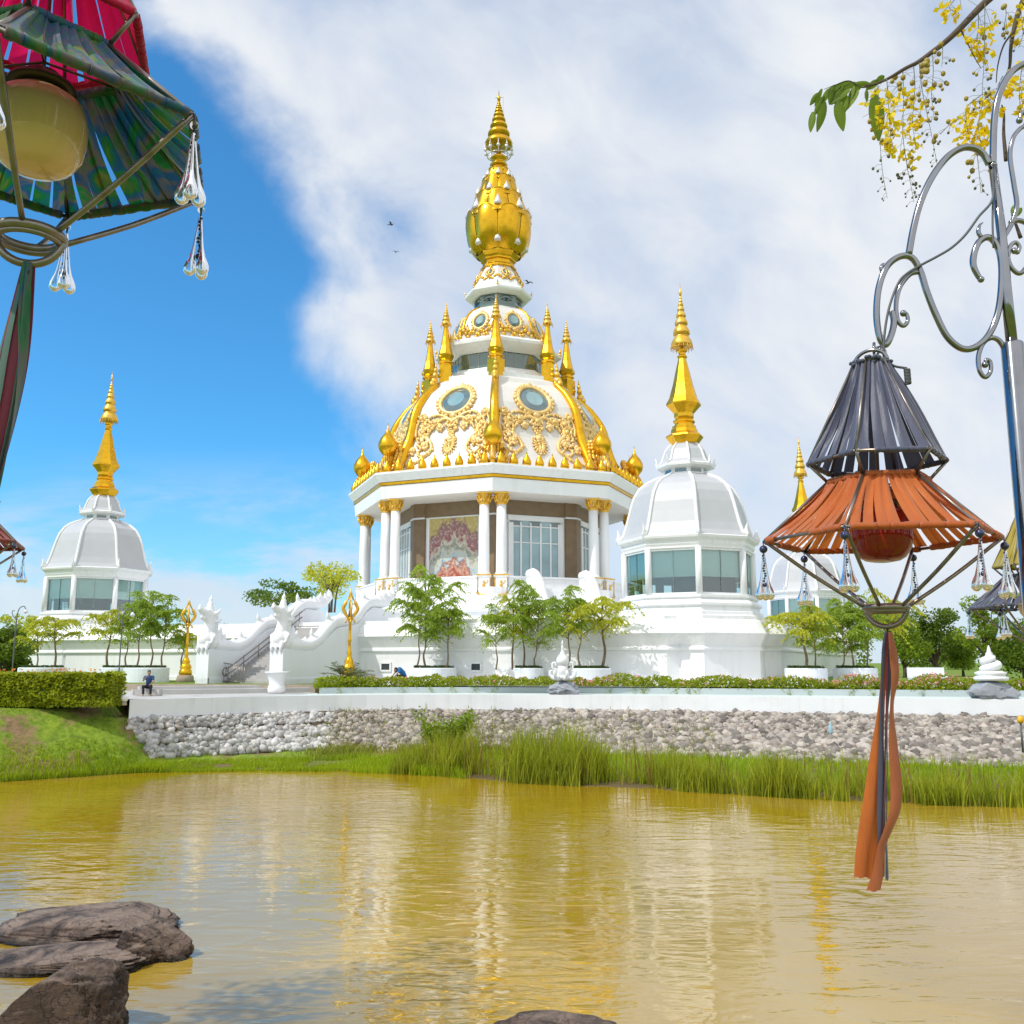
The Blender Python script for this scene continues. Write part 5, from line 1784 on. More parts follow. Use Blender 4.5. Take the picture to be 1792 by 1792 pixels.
# coiled statue near the right edge
p = AT(1737, 1222, 47.6)
cs = thing('coil_statue', 'white coiled shell statue on a grey rock at the right end of the terrace', 'statue', (p.x, 47.6, TZ))
put('rock_base', rock_mesh('rock_base', 3, (1.05, .8, .50), .34, 5, 'greyrock', boxy=.6, freq=1.7, ridge=.06), cs, loc=(0, 0, .40))
cbk = MB().lathe([(.72, .88), (.80, .95), (.80, 1.05), (.62, 1.12), (.72, 1.2), (.74, 1.28), (.5, 1.36)], 24, smooth=True)
tt = np.linspace(0, 1, 46)
P = [(.40 * (1 - .55 * t_) * math.cos(t_ * 10.2 + 2.2), .40 * (1 - .55 * t_) * math.sin(t_ * 10.2 + 2.2), 1.42 + .62 * t_) for t_ in tt]
cbk.tube(P, [.10 + .14 * math.sin(math.pi * min(1, t_ * 1.05)) for t_ in tt], 10)
cbk.lathe([(.20, 1.98), (.24, 2.05), (.16, 2.15), (.18, 2.2), (.09, 2.32), (.10, 2.36), (.02, 2.62)], 12, smooth=True)
cbk.build('figure', 'white', cs)
# lotus statue before the flower bed
p = AT(985, 1219, 53.6)
ls = thing('lotus_statue', 'white lotus-and-orb statue with a thin pinnacle on a grey rock amid the pink flowers', 'statue', (p.x, 53.6, TZ))
put('rock_base', rock_mesh('rock_base', 8, (.95, .7, .50), .40, 5, 'greyrock', boxy=.5, freq=1.9, ridge=.05), ls, loc=(0, 0, .36))
lb = MB()
lb.ball((0, 0, 1.45), (.36, .36, .40), 14, 10)
lb.lathe([(.22, .85), (.42, .95), (.5, 1.05), (.30, 1.15)], 16, smooth=True)
lb.lathe([(.30, 1.78), (.42, 1.95), (.40, 2.15), (.26, 2.35), (.16, 2.45), (.18, 2.52), (.08, 2.6), (.07, 2.75), (.11, 2.82), (.05, 2.92), (.04, 3.0), (.08, 3.06), (.01, 3.3)], 14, smooth=True)
for k in range(6):
    a = k * math.pi / 3 + .3
    lb.tube(spline([polar(.25, a, .95), polar(.6, a, 1.0), polar(.82, a, 1.2), polar(.78, a, 1.42), polar(.62, a, 1.42)], 4), [.13] * 6 + [.11] * 6 + [.05] * 5, 7)
for s in (-1, 1):
    lb.tube(spline([(s * .35, 0, 1.5), (s * .62, -.05, 1.55), (s * .66, -.05, 1.85), (s * .48, -.05, 1.9), (s * .45, -.05, 1.7)], 4), .075, 7)
lb.build('figure', 'white', ls)
ls.scale = (.86, .86, .92)
# urn
p = AT(484, 1206, 55.5)
un = thing('urn', 'big white glazed urn with flared rim standing before the right naga', 'urn', (p.x, 55.5, 4.06))
MB().lathe([(.42, 0), (.50, .06), (.52, .25), (.47, .42), (.42, .5), (.46, .75), (.55, 1.0), (.64, 1.15), (.66, 1.22), (.60, 1.22), (.5, 1.05)], 26, smooth=True).build('body', 'white', un)
MB().lathe([(.44, .44), (.455, .47), (.43, .5)], 26, cap=False).tube([polar(.68, 2 * math.pi * k / 26, 1.2) for k in range(26)], .035, 6, closed=True).build('rim', 'white', un)
# round garden light by the hedge end
p = AT(218, 1226, 45.5)
gl_ = thing('globe_light', 'small white globe light on the ground beside the hedge end', 'garden light', (p.x, 45.5, 3.92))
MB().ball((0, 0, .22), .17, 14, 10).build('globe', 'white', gl_)
MB().lathe([(.12, -.1), (.10, .07)], 12).build('foot', 'coping', gl_)
# slim street lamps
sl = thing('street_lamp', 'slim grey street lamp with curled head rising behind the right end of the hedge', 'street lamp', tuple(AT(206, 1210, 50)), 0, 'slim grey street lamps')
MB().tube(spline([(0, 0, -.3), (0, 0, 2.2), (.02, 0, 3.6), (.12, 0, 4.15), (.38, 0, 4.3), (.52, 0, 4.1)], 6), [.036] * 12 + [.028] * 19, 8).build('pole', 'cable', sl)
MB().tube(spline([(0, 0, 3.5), (-.22, 0, 3.75), (-.28, 0, 4.0), (-.15, 0, 4.05)], 5), .03, 6).build('scroll', 'steel', sl)
MB().lathe([(.03, 4.12), (.10, 4.03), (.12, 3.96), (.07, 3.88)], 12, c=(.52, 0, 0), smooth=True).build('lamp_head', 'pearl', sl)
s2_ = copy_tree(sl)
s2_.location = tuple(AT(20, 1190, 56))
s2_['label'] = 'slim grey street lamp behind the hedge at the far left edge'
# bench at right
p = AT(1625, 1200, 60)
be = thing('stone_bench', 'pale stone bench with solid ends in front of the round green trees', 'bench', (p.x, 60, LZ))
MB().box((0, 0, .48), (2.3, .7, .12)).box((0, .3, .8), (2.3, .12, .52)).build('seat', 'planter', be)
for s in (-1, 1):
    MB().box((s * 1.0, 0, .2), (.2, .66, .44)).build('leg', 'planter', be)
p = AT(1600, 1178, 66)
# little bollard light at the right edge, on the bank
bo = thing('bollard_light', 'thin bollard light with yellow cap on the stones at the right edge', 'garden light', tuple(AT(1789, 1300, 41)))
MB().tube([(0, 0, -.4), (0, 0, .85)], .045, 8).build('post', 'cable', bo)
MB().lathe([(.10, .82), (.14, .95), (.10, 1.08), (.03, 1.14)], 12, smooth=True).build('cap', 'yellowcap', bo)
# plastic bottle on the stones
p = AT(1454, 1282, 45.2)
bt = thing('bottle', 'pale blue plastic bottle lying upright among the grey stones', 'bottle', tuple(p))
MB().lathe([(.07, -.05), (.085, 0), (.085, .28), (.03, .40), (.03, .46)], 12, smooth=True).build('body', 'bottle', bt)
MB().lathe([(.036, .46), (.036, .50)], 10).build('cap', 'white', bt)

# ------------------------------------------------------------------ people
def capsule_chain(g, pts, rs, n=10):
    P = [Vector(p) for p in pts]
    g.tube(P, rs, n)
    for p, r in zip(P, rs):
        g.ball(p, r, 10, 7)
def person(name_label, loc, rz, pose, shirt, group=None):
    t_ = thing('person', name_label, 'person', loc, rz, group)
    b_, sh_, tr_, ha = MB(), MB(), MB(), MB()
    J = pose
    capsule_chain(b_, [J['pelvis'], J['waist'], J['chest']], [.135, .125, .15])
    capsule_chain(b_, [J['chest'], J['neck'], J['head']], [.10, .058, .085])
    hd = Vector(J['head'])
    b_.ball(hd, (.078, .095, .115), 14, 10)
    fw_ = Vector(J.get('face', (0, -1, 0))).normalized()
    b_.ball(hd + fw_ * .095 + Vector((0, 0, -.015)), (.018, .022, .026), 8, 6)
    b_.ball(hd + fw_ * .075 + Vector((0, 0, -.07)), (.035, .03, .03), 8, 6)
    sd_ = fw_.cross(Vector((0, 0, 1)))
    for s in (-1, 1):
        b_.ball(hd + sd_ * s * .08, (.018, .024, .032), 8, 6)
    for s in ('l', 'r'):
        capsule_chain(b_, [J['sh' + s], J['el' + s], J['wr' + s]], [.055, .043, .033])
        wv = Vector(J['wr' + s])
        hv = (wv - Vector(J['el' + s])).normalized()
        pv = hv.orthogonal().normalized()
        b_.ball(wv + hv * .05, (.04, .04, .045), 8, 6)
        for q in range(4):
            b_.tube([wv + hv * .07 + pv * (q - 1.5) * .017, wv + hv * .115 + pv * (q - 1.5) * .019, wv + hv * .145 + pv * (q - 1.5) * .017 + Vector((0, 0, -.015))], [.011, .010, .008], 5)
        b_.tube([wv + hv * .03 + pv * .03, wv + hv * .07 + pv * .06], [.012, .009], 5)
        capsule_chain(b_, [J['hip' + s], J['kn' + s], J['an' + s]], [.085, .06, .042])
        av = Vector(J['an' + s])
        capsule_chain(b_, [av, av + fw_ * .14 + Vector((0, 0, -.045))], [.042, .035])
        capsule_chain(sh_, [J['sh' + s], Vector(J['sh' + s]).lerp(Vector(J['el' + s]), .55)], [.078, .070])
        capsule_chain(tr_, [J['hip' + s], J['kn' + s], Vector(J['kn' + s]).lerp(av, .85)], [.108, .082, .066])
    capsule_chain(sh_, [Vector(J['pelvis']).lerp(Vector(J['waist']), .4), J['waist'], J['chest']], [.150, .150, .172])
    capsule_chain(sh_, [J['shl'], J['chest'], J['shr']], [.075, .13, .075])
    capsule_chain(tr_, [J['hipl'], J['pelvis'], J['hipr']], [.11, .150, .11])
    ha.ball(hd + Vector((0, 0, .035)) - fw_ * .018, (.090, .106, .100), 12, 8)
    fuse(put('body', b_.mesh('body', 'skin'), t_), .014)
    fuse(put('shirt', sh_.mesh('shirt', shirt), t_), .02)
    fuse(put('trousers', tr_.mesh('trousers', 'trousers'), t_), .02)
    fuse(put('hair', ha.mesh('hair', 'hair'), t_), .014)
    return t_
sit = dict(pelvis=(0, 0, .50), waist=(0, -.02, .68), chest=(0, -.04, .92), neck=(0, -.05, 1.08), head=(0, -.08, 1.23),
           shl=(-.19, -.04, 1.0), shr=(.19, -.04, 1.0), ell=(-.26, -.20, .80), elr=(.28, -.16, .76), wrl=(-.10, -.30, .98), wrr=(.17, -.38, .62),
           hipl=(-.10, 0, .47), hipr=(.10, 0, .47), knl=(-.19, -.42, .50), knr=(.19, -.42, .50), anl=(-.17, -.42, .07), anr=(.20, -.40, .07), face=(.25, -1, 0))
p = AT(260, 1217, 51.5)
kx = MB().box((0, 0, .17), (1.3, .5, .34))
kb = tag(kx.build('low_ledge', 'concrete'), 'low grey stone ledge under the seated person', 'ledge')
kb.location = (p.x, 51.5, TZ + .01)
person('person in navy sleeveless shirt and dark trousers sitting on a low ledge', (p.x, 51.45, TZ + .01), R(8), sit, 'shirt')
kn = dict(pelvis=(0, .16, .42), waist=(0, .05, .66), chest=(0, -.18, .84), neck=(0, -.32, .90), head=(0, -.44, .86),
          shl=(-.19, -.20, .88), shr=(.19, -.20, .88), ell=(-.24, -.42, .62), elr=(.24, -.42, .62), wrl=(-.14, -.60, .42), wrr=(.14, -.60, .42),
          hipl=(-.10, .16, .40), hipr=(.10, .16, .40), knl=(-.17, -.22, .52), knr=(.17, -.22, .52), anl=(-.14, .04, .08), anr=(.14, .04, .08), face=(0, -1, -.5))
p = AT(704, 1187, 60.5)
gd = person('person in bright blue work clothes crouching over the flower bed by the platform', (p.x, 60.5, LZ), R(-60), kn, 'bluecloth')
gd.scale = (1.08, 1.08, 1.08)

# ------------------------------------------------------------------ foreground rocks
def boulder(label, px, py, Y, sc, seed, zoff=0.0, rz=0.0, amp=.3, ridge=0.0, sub=6, boxy=0.0, chisel=4):
    q_ = AT(px, py, Y)
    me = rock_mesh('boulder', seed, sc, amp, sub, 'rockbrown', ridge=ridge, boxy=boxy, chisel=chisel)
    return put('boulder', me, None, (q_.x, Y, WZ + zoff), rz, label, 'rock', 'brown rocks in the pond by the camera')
boulder('long flat slab of brown rock, hindmost of the group at the lower left', 150, 1620, 18.3, (1.55, .95, .33), 41, .10, R(-2), .16, .10, boxy=.9)
boulder('low pale pinkish rock shelf just above the water at the left edge', 95, 1680, 16.6, (1.45, .80, .17), 52, .05, R(4), .2, .08, boxy=.7)
boulder('small lumpy brown rock at the right end of the flat slabs', 278, 1640, 17.0, (.56, .44, .42), 63, .10, R(10), .38, .06, boxy=.45)
boulder('tall dark block of rock in the lower left corner', 112, 1760, 13.6, (.80, .66, .80), 74, .04, R(12), .15, .05, boxy=.9)
boulder('rounded dark rock top peeping over the bottom edge of the photo', 975, 1832, 12.5, (1.15, .7, .62), 85, .06, R(-6), .22)

# ------------------------------------------------------------------ birds
def bird(px, py, Y, s, rz, label):
    t_ = thing('bird', label, 'bird', tuple(AT(px, py, Y)), rz, 'birds in the sky')
    g = MB().ball((0, 0, 0), (.10 * s, .30 * s, .09 * s), 8, 6).ball((0, -.3 * s, .04 * s), .08 * s, 8, 6)
    g.tube([(0, -.36 * s, .04 * s), (0, -.46 * s, .02 * s)], [.03 * s, .005], 5)
    g.add([(-.08 * s, .2 * s, 0), (.08 * s, .2 * s, 0), (.13 * s, .55 * s, .02), (-.13 * s, .55 * s, .02)], [(0, 1, 2, 3)])
    g.build('body', 'bird', t_)
    for q in (-1, 1):
        MB().add([(q * .06 * s, -.14 * s, .03 * s), (q * .06 * s, .14 * s, .03 * s), (q * .42 * s, .10 * s, .22 * s), (q * .42 * s, -.18 * s, .22 * s), (q * .85 * s, .12 * s, .12 * s)], [(0, 1, 2, 3), (3, 2, 4)]).build('wing', 'bird', t_)
bird(925, 495, 80, .72, R(40), 'dark bird flying just right of the pagoda neck')
bird(684, 393, 120, .9, R(80), 'tiny dark bird in the cloud left of the golden bud, the upper one')
bird(693, 441, 120, .6, R(20), 'tiny dark bird in the cloud left of the golden bud, the lower one')
# ------------------------------------------------------------------ hanging lanterns
LR, WR, UR, TR, RR = .58, .25, .345, .085, .10
LZ0, WZ0, UZ0, TZ0, RZ0 = 0.0, .30, .40, .93, -.345
def hexp(r, z, k, off=0.0):
    return Vector(polar(r, R(60 * k) + off, z))
def skirt(r_top, z_top, r_bot, z_bot, n, gap, seed, sag):
    """fabric strips gathered on the upper hexagon and spread to the lower one"""
    r = random.Random(seed)
    g = MB()
    for k in range(6):
        A0, A1 = hexp(r_top, z_top, k), hexp(r_top, z_top, k + 1)
        B0, B1 = hexp(r_bot, z_bot, k), hexp(r_bot, z_bot, k + 1)
        nrm = ((A0 + A1) * .5)
        nrm.z = 0
        nrm.normalize()
        for i in range(n):
            ta, tb = (i - .12) / n, (i + 1.12) / n
            sh_ = r.uniform(-.03, .03)
            ba, bb = (i + gap * r.uniform(.2, 1.6)) / n + sh_, (i + 1 - gap * r.uniform(.1, 1.2)) / n + sh_
            ba, bb = max(0, ba), min(1, bb)
            lift = r.uniform(-.006, .010)
            ph = r.uniform(0, 6.28)
            cup = r.choice((-1, 1)) * r.uniform(.006, .028)
            def fn(u, v, ta=ta, tb=tb, ba=ba, bb=bb, lift=lift, ph=ph, cup=cup):
                top = A0.lerp(A1, ta + (tb - ta) * u)
                bot = B0.lerp(B1, ba + (bb - ba) * u)
                p = top.lerp(bot, v)
                q = -sag * math.sin(math.pi * v) + lift * math.sin(math.pi * min(1, v * 1.3))
                q += cup * (1 - (2 * u - 1) ** 2) * math.sin(math.pi * v * .9 + .2) + .008 * math.sin(ph + u * 5 + v * 2) * (1 - v)
                return p + nrm * q
            g.grid(fn, 5, 9)
    return g
def sleeve(r, z, seed, rad=.016, cover=.86, g=None):
    """rolled cloth over the hexagon bar, leaving bare spots"""
    rr_ = random.Random(seed)
    for k in range(6):
        a, b2 = hexp(r, z, k), hexp(r, z, k + 1)
        t_ = .04
        while t_ < .96:
            l = rr_.uniform(.08, .22)
            if rr_.random() < cover:
                n_ = 7
                P = [a.lerp(b2, t_ + (min(.97, t_ + l) - t_) * j / n_) for j in range(n_ + 1)]
                g.tube(P, [rad * rr_.uniform(.88, 1.15) for _ in P], 7)
            t_ += l
    return g
def drop_mesh():
    prof = [(.0025, -.055), (.0036, -.06), (.0044, -.13), (.0062, -.185), (.011, -.222), (.019, -.245), (.0235, -.264), (.021, -.282), (.011, -.293), (.002, -.296)]
    return MB().lathe(prof, 14, smooth=True).mesh('glass_drop', 'crystal')
DROP = drop_mesh()
def lantern(label, mats, loc, off_deg, seed, group='hanging fabric lanterns', bead='navy', tassel=None, scale=1.0, globe='globe_cream', gaps=(.13, .17)):
    t_ = thing('hanging_lantern', label, 'lantern', loc, R(off_deg), group)
    t_.scale = (scale,) * 3
    up_f, lo_f = mats
    fr = MB()
    tube = .0085
    for k in range(6):
        fr.tube([hexp(TR, TZ0, k), hexp(UR, UZ0, k)], tube * .8, 6)
        fr.tube([hexp(UR, UZ0, k), hexp(UR, UZ0, k + 1)], tube, 6)
        fr.tube([hexp(UR, UZ0, k), hexp(WR, WZ0, k)], tube, 6)
        fr.tube([hexp(WR, WZ0, k), hexp(WR, WZ0, k + 1)], tube, 6)
        fr.tube([hexp(WR, WZ0, k), hexp(LR, LZ0, k)], tube, 6)
        fr.tube([hexp(LR, LZ0, k), hexp(LR, LZ0, k + 1)], tube, 6)
        A, B = hexp(LR, LZ0, k), hexp(RR, RZ0, k)
        fr.tube(spline([A, A.lerp(B, .5) + Vector((0, 0, -.012)), B], 4), tube * 1.15, 8)
    fr.tube([hexp(TR, TZ0, k) for k in range(6)], .009, 7, closed=True)
    fr.build('frame', 'rod', t_)
    ri = MB()
    ri.tube([polar(RR, 2 * math.pi * k / 36, RZ0) for k in range(36)], .017, 10, closed=True)
    ri.tube([polar(RR * .93, 2 * math.pi * k / 36, RZ0 - .018) for k in range(36)], .011, 8, closed=True)
    ri.tube([(RR * math.cos(a), 0, RZ0 - .095 * math.sin(a)) for a in np.linspace(0, math.pi, 20)], .014, 9)
    ri.build('ring', 'rod', t_)
    th_ = MB()
    th_.tube([(TR * math.cos(a), 0, TZ0 + .07 * math.sin(a)) for a in np.linspace(0, math.pi, 16)], .010, 8)
    th_.tube([(.02, 0, TZ0 + .05), (.02, .01, TZ0 + .11)], .008, 6)
    th_.build('top_loop', 'steel', t_)
    us = skirt(TR + .008, TZ0 - .005, UR + .004, UZ0 + .01, 5, gaps[0], seed, .012)
    sleeve(UR, UZ0, seed + 3, .0145, g=us)
    # torn gathering at the top
    kn_ = us
    rr_ = random.Random(seed)
    for i in range(34):
        a = rr_.uniform(0, 6.28)
        kn_.ball(polar(TR + rr_.uniform(-.006, .016), a, TZ0 + rr_.uniform(-.02, .012)), (.014, .014, .011), 6, 4)
    us.build('upper_skirt', up_f, t_)
    lsk = skirt(WR + .006, WZ0 - .004, LR + .004, LZ0 + .012, 9, gaps[1], seed + 9, .03)
    sleeve(LR, LZ0, seed + 4, .0165, .84, g=lsk)
    sleeve(WR, WZ0, seed + 5, .017, .95, g=lsk)
    lsk.build('lower_skirt', lo_f, t_)
    # glass globe with its collar hangs from the waist
    gb = MB().lathe([(.060, .175), (.085, .165), (.135, .125), (.152, .06), (.150, 0), (.138, -.055), (.112, -.092), (.085, -.108), (.045, -.116), (.005, -.118)], 28, smooth=True)
    go = gb.build('glass_globe', globe, t_)
    cl = MB().lathe([(.035, .245), (.055, .235), (.06, .205), (.105, .195), (.110, .175), (.075, .168)], 22, smooth=True)
    cl.tube([(0, 0, .24), (0, 0, TZ0 - .05)], .006, 6)
    for k in range(3):
        cl.tube([(0, 0, WZ0 - .02), hexp(WR, WZ0, 2 * k)], .005, 5)
    cl.build('collar', 'collar', go)
    # crystal pendants
    rr_ = random.Random(seed + 1)
    bead_me = (MB().ball((0, 0, -.032), .021, 12, 8) if bead == 'navy' else MB().ball((0, 0, -.028), .014, 12, 8)).mesh('bead', bead)
    for k in range(6):
        c = hexp(LR + .008, -.010, k)
        pd_ = MB()
        pd_.tube([(0, 0, .012), (0, 0, -.06)], .0035, 5)
        for i in range(11):
            pd_.ball((.004 * math.sin(i * 1.3), .004 * math.cos(i * 1.3), -.065 - i * .013), .0065, 6, 4)
        pd_.ball((0, 0, -.215), .012, 8, 5)
        po = pd_.build('pendant', 'navy' if bead == 'navy' else 'black', t_, loc=tuple(c), rz=rr_.uniform(0, 6.28))
        put('bead', bead_me, po)
        for j in range(3):
            d = put('glass_drop', DROP, po)
            a = j * 2 * math.pi / 3
            d.rotation_euler = (R(7.0) * math.cos(a), R(7.0) * math.sin(a), 0)
            d.location = (.004 * math.sin(a), -.004 * math.cos(a), -.0)
    # ribbons
    if tassel:
        kn_ = MB()
        kn_.tube([(0, 0, -.43), (0, 0, -.50)], .005, 5).ball((0, 0, -.505), (.022, .022, .03), 9, 6).ball((.008, -.01, -.475), (.012, .01, .014), 7, 5)
        tk = kn_.build('tassel', 'black', t_)
        tk.rotation_euler = (0, 0, -R(off_deg))     # the ribbons are laid out facing the water
        for mt, pts in tassel:
            g = MB()
            P = spline([(x, y, z) for x, y, z, w_, tw in pts], 8)
            W_ = spline([(w_, tw, 0) for x, y, z, w_, tw in pts], 8)
            m_ = len(P)
            def fn(u, v, P=P, W_=W_, m_=m_):
                i = min(m_ - 1, int(round(v * (m_ - 1))))
                w_, tw = W_[i].x, W_[i].y
                c_ = (u - .5) * w_
                return P[i] + Vector((c_ * math.cos(tw), c_ * math.sin(tw) - .10 * w_ * (1 - (2 * u - 1) ** 2), (.004 * math.sin(u * 9) if v == 1 else 0)))
            g.grid(fn, 6, m_ - 1)
            g.build('ribbon', mt, tk)
    return t_
def rib_from_px(rows, cx0, cy0, d=.0):
    """rows of (crop x, crop y, width in crop px, twist) -> local ribbon points; lantern is 347 px per metre"""
    out = []
    for x, y, w_, tw in rows:
        out.append(((x / 3.2 + 1380 - cx0) / 347 - .105 * (y - 215) / 1400, d, -((y / 3.2 + 1040) - cy0) / 347 * (1 - .05 * (y - 215) / 1400), w_ / 3.2 / 347 * 1.12, tw))
    return out
RC = lambda rows, d: rib_from_px(rows, 1545, 945, d)
tas_orange = [
    ('f_orange', RC([(522, 215, 24, .5), (510, 400, 34, .5), (496, 650, 44, .4), (474, 900, 60, .15), (446, 1200, 70, .1), (420, 1450, 72, .15), (411, 1605, 66, .2)], -.014)),
    ('f_orange', RC([(520, 215, 20, .6), (514, 500, 30, .5), (506, 900, 40, .4), (492, 1200, 56, .3), (476, 1450, 68, .1), (466, 1612, 58, .1)], .006)),
    ('f_brown', RC([(530, 215, 26, .4), (550, 340, 48, .3), (562, 470, 50, .4), (548, 630, 36, .7), (560, 850, 52, .3), (582, 1060, 60, .2), (580, 1210, 64, .3), (545, 1330, 58, .4), (512, 1430, 54, .4), (500, 1560, 62, .2), (476, 1678, 70, .1)], -.030)),
    ('f_navy', RC([(512, 215, 26, .4), (500, 330, 30, .5), (496, 650, 30, .6), (502, 1000, 38, .3), (505, 1250, 38, .3), (512, 1420, 34, .5), (514, 1600, 28, .6)], -.022)),
    ('f_navy', RC([(536, 215, 26, .4), (546, 330, 32, .5), (542, 480, 30, .5), (532, 700, 20, .8), (540, 1000, 18, .9), (545, 1350, 18, .8), (556, 1620, 28, .6)], -.010)),
    ('f_black', RC([(523, 215, 18, .6), (526, 500, 20, .6), (524, 900, 20, .8), (530, 1300, 20, .8), (536, 1600, 16, .8)], -.018)),
    ('f_maroon', RC([(518, 230, 12, .5), (518, 520, 13, .6), (522, 900, 12, .8), (520, 1400, 12, .8), (530, 1560, 10, .8)], -.026)),
]
p = AT(1543, 944, 4.75)
lantern('navy and orange lantern with red glass globe and orange ribbons, hung from the steel hook', ('f_navy', 'f_orange'), p, -37, 101, tassel=tas_orange, globe='globe_red')
# the big lantern at the upper left: ribbons blow to the left
RT = [((x - 62) / 540, -(y - 245) / 540) for x, y in ((66, 482), (60, 560), (55, 640), (45, 740), (28, 850), (8, 950), (-22, 1080))]
def rt(dx, w0, w1, tw0, dtw, d, n=7):
    out = []
    for i, (x, z) in enumerate(RT[:n]):
        t_ = i / 6
        out.append((x + dx * (0.2 + t_), d + .01 * math.sin(i * 1.7 + dx * 40), z, w0 + (w1 - w0) * t_, tw0 + dtw * t_))
    return out
def twist_bundle(ph, rad, w_, turns, n=9):
    out = []
    for i in range(n):
        t_ = i / (n - 1)
        x = float(np.interp(t_, np.linspace(0, 1, len(RT)), [q_[0] for q_ in RT]))
        z = float(np.interp(t_, np.linspace(0, 1, len(RT)), [q_[1] for q_ in RT]))
        a = ph + turns * 2 * math.pi * t_ ** .8
        rr_ = rad * (.35 + .65 * min(1, t_ * 3))
        out.append((x + rr_ * math.cos(a), rr_ * math.sin(a), z, w_ * (.55 + .45 * min(1, 3 * t_)), a + math.pi / 2 + .25))
    return out
tas_left = [('f_teal', twist_bundle(-.6, .030, .062, .16)), ('f_maroon', twist_bundle(-1.9, .022, .060, .10)), ('f_green', twist_bundle(-1.5, .038, .050, .42)), ('f_teal', twist_bundle(-2.6, .034, .050, .12)), ('f_teal', twist_bundle(2.6, .036, .06, .2)), ('f_maroon', twist_bundle(.9, .026, .06, .2))]
p = AT(66, 243, 3.05)
lantern('large green and magenta lantern with a cream globe, cut off by the upper left corner', ('f_pink', 'f_green'), p, 16, 202, bead='crystal', tassel=tas_left, scale=1.05, gaps=(.06, .03))
# two lanterns farther along
p = AT(-82, 950, 8.0)
lantern('dull red lantern of which only one corner with glass drops shows at the left edge', ('f_teal', 'f_red'), p, 20, 303)
p = AT(1812, 1062, 9.2)
tas_far = [('f_navy', [((x - 1812) / 179, d, -(y - 1062) / 179, w_, .3) for x, y, w_ in ((1812, 1152, .04), (1811, 1250, .05), (1806, 1370, .06), (1798, 1450, .07), (1782, 1505, .07))]) for d in (-.02,)] + [('f_yellow', [((x - 1812) / 179, .02, -(y - 1062) / 179, .05, .5) for x, y in ((1812, 1152), (1815, 1260), (1817, 1380), (1822, 1500))])]
lantern('yellow and slate blue lantern half hidden behind the steel lamp pole at the right edge', ('f_yellow', 'f_navy'), p, 5, 404, tassel=tas_far)

# ------------------------------------------------------------------ steel scroll post that carries the lantern
PY = 4.75
def C4(pts, y=PY):       # traced on the scroll's own upright plane
    return [AT(x / 2.56 + 1380, yy / 2.56, y) for x, yy in pts]
base = AT(1806, 1230, PY)
post = thing('scroll_post', 'polished stainless steel lantern post with curling scroll arms along the right edge', 'lamp post', (base.x, PY, 3.85))
PO = (-base.x, -PY, -3.85)
def part(name, g, mt='steel', par=post):
    o = g.build(name, mt, par)
    o.location = PO
    return o
top = AT(1771, 600, PY)
pole_x = AT(1797, 1000, PY).x
g = MB()
g.lathe([(.085, -1.0), (.085, -.9), (.058, -.85), (.056, top.z - .01), (.050, top.z)], 24, c=(top.x, PY, 0), smooth=True)
part('pole_sleeve', g)
up = C4([(996, 1555), (975, 1300), (955, 1050), (915, 745)])
g = MB().tube([Vector((top.x, PY, top.z - .05)), up[1], up[2], up[3]], [.029, .028, .025, .022], 16)
part('upper_pole', g)
sw = .0185
g = MB().tube(spline(C4([(915, 745), (920, 560), (938, 440), (985, 340), (1055, 288), (1140, 290), (1220, 350), (1270, 460)]), 8), sw, 12)
g.tube(spline(C4([(898, 735), (872, 690), (830, 664), (775, 664), (710, 705), (645, 790), (593, 900), (560, 1020), (538, 1142)]), 8), sw, 12)
g.ball(C4([(915, 742)])[0], (.024, .024, .018), 12, 8)
part('arch', g)
g = MB()
P = spline(C4([(462, 1395), (472, 1440), (460, 1500), (434, 1545), (408, 1510), (394, 1410), (404, 1290), (440, 1195), (498, 1150), (552, 1155), (590, 1215), (620, 1310), (662, 1415), (712, 1510), (778, 1562), (842, 1552), (900, 1495), (940, 1390), (955, 1250), (948, 1140), (918, 1078), (885, 1064), (850, 1088), (830, 1140), (828, 1190), (850, 1238), (862, 1252)]), 8)
g.tube(P, [sw * .95] * (len(P) - 20) + [sw * (.95 - .3 * i / 20) for i in range(20)], 12)
g.ball(P[-1], .018, 10, 7)
part('hook_arm', g)
def scroll(pts, r=.0135, end=.018):
    P = spline(C4(pts), 8)
    n_ = len(P)
    g = MB().tube(P, [r * (1.05 - .3 * i / n_) for i in range(n_)], 10)
    g.ball(P[-1], end, 10, 7)
    return g
for pts in ([(578, 1218), (542, 1230), (502, 1280), (484, 1340), (482, 1400), (492, 1442), (515, 1460), (534, 1438), (528, 1408), (514, 1404)],
            [(966, 1560), (940, 1524), (905, 1514), (870, 1540), (850, 1600), (856, 1660), (880, 1690), (904, 1666), (904, 1624), (886, 1612), (880, 1634)],
            [(962, 1066), (1000, 1000), (1022, 920), (1010, 830), (992, 700), (1006, 620), (1034, 580), (1060, 560), (1066, 520), (1044, 506), (1034, 540)],
            [(992, 1000), (1030, 988), (1075, 1010), (1100, 1080), (1080, 1170), (1040, 1224), (1004, 1206), (984, 1160), (990, 1110), (1015, 1086), (1034, 1106), (1026, 1132), (1012, 1124)]):
    part('scroll', scroll(pts))
for pts in ([(862, 1062), (850, 1040), (856, 1010), (872, 996)], [(424, 1222), (416, 1204), (420, 1186), (430, 1178)]):
    part('steel_leaf', MB().tube(spline(C4(pts), 5), [.012] * 6 + [.012 - .0011 * i for i in range(10)], 8))
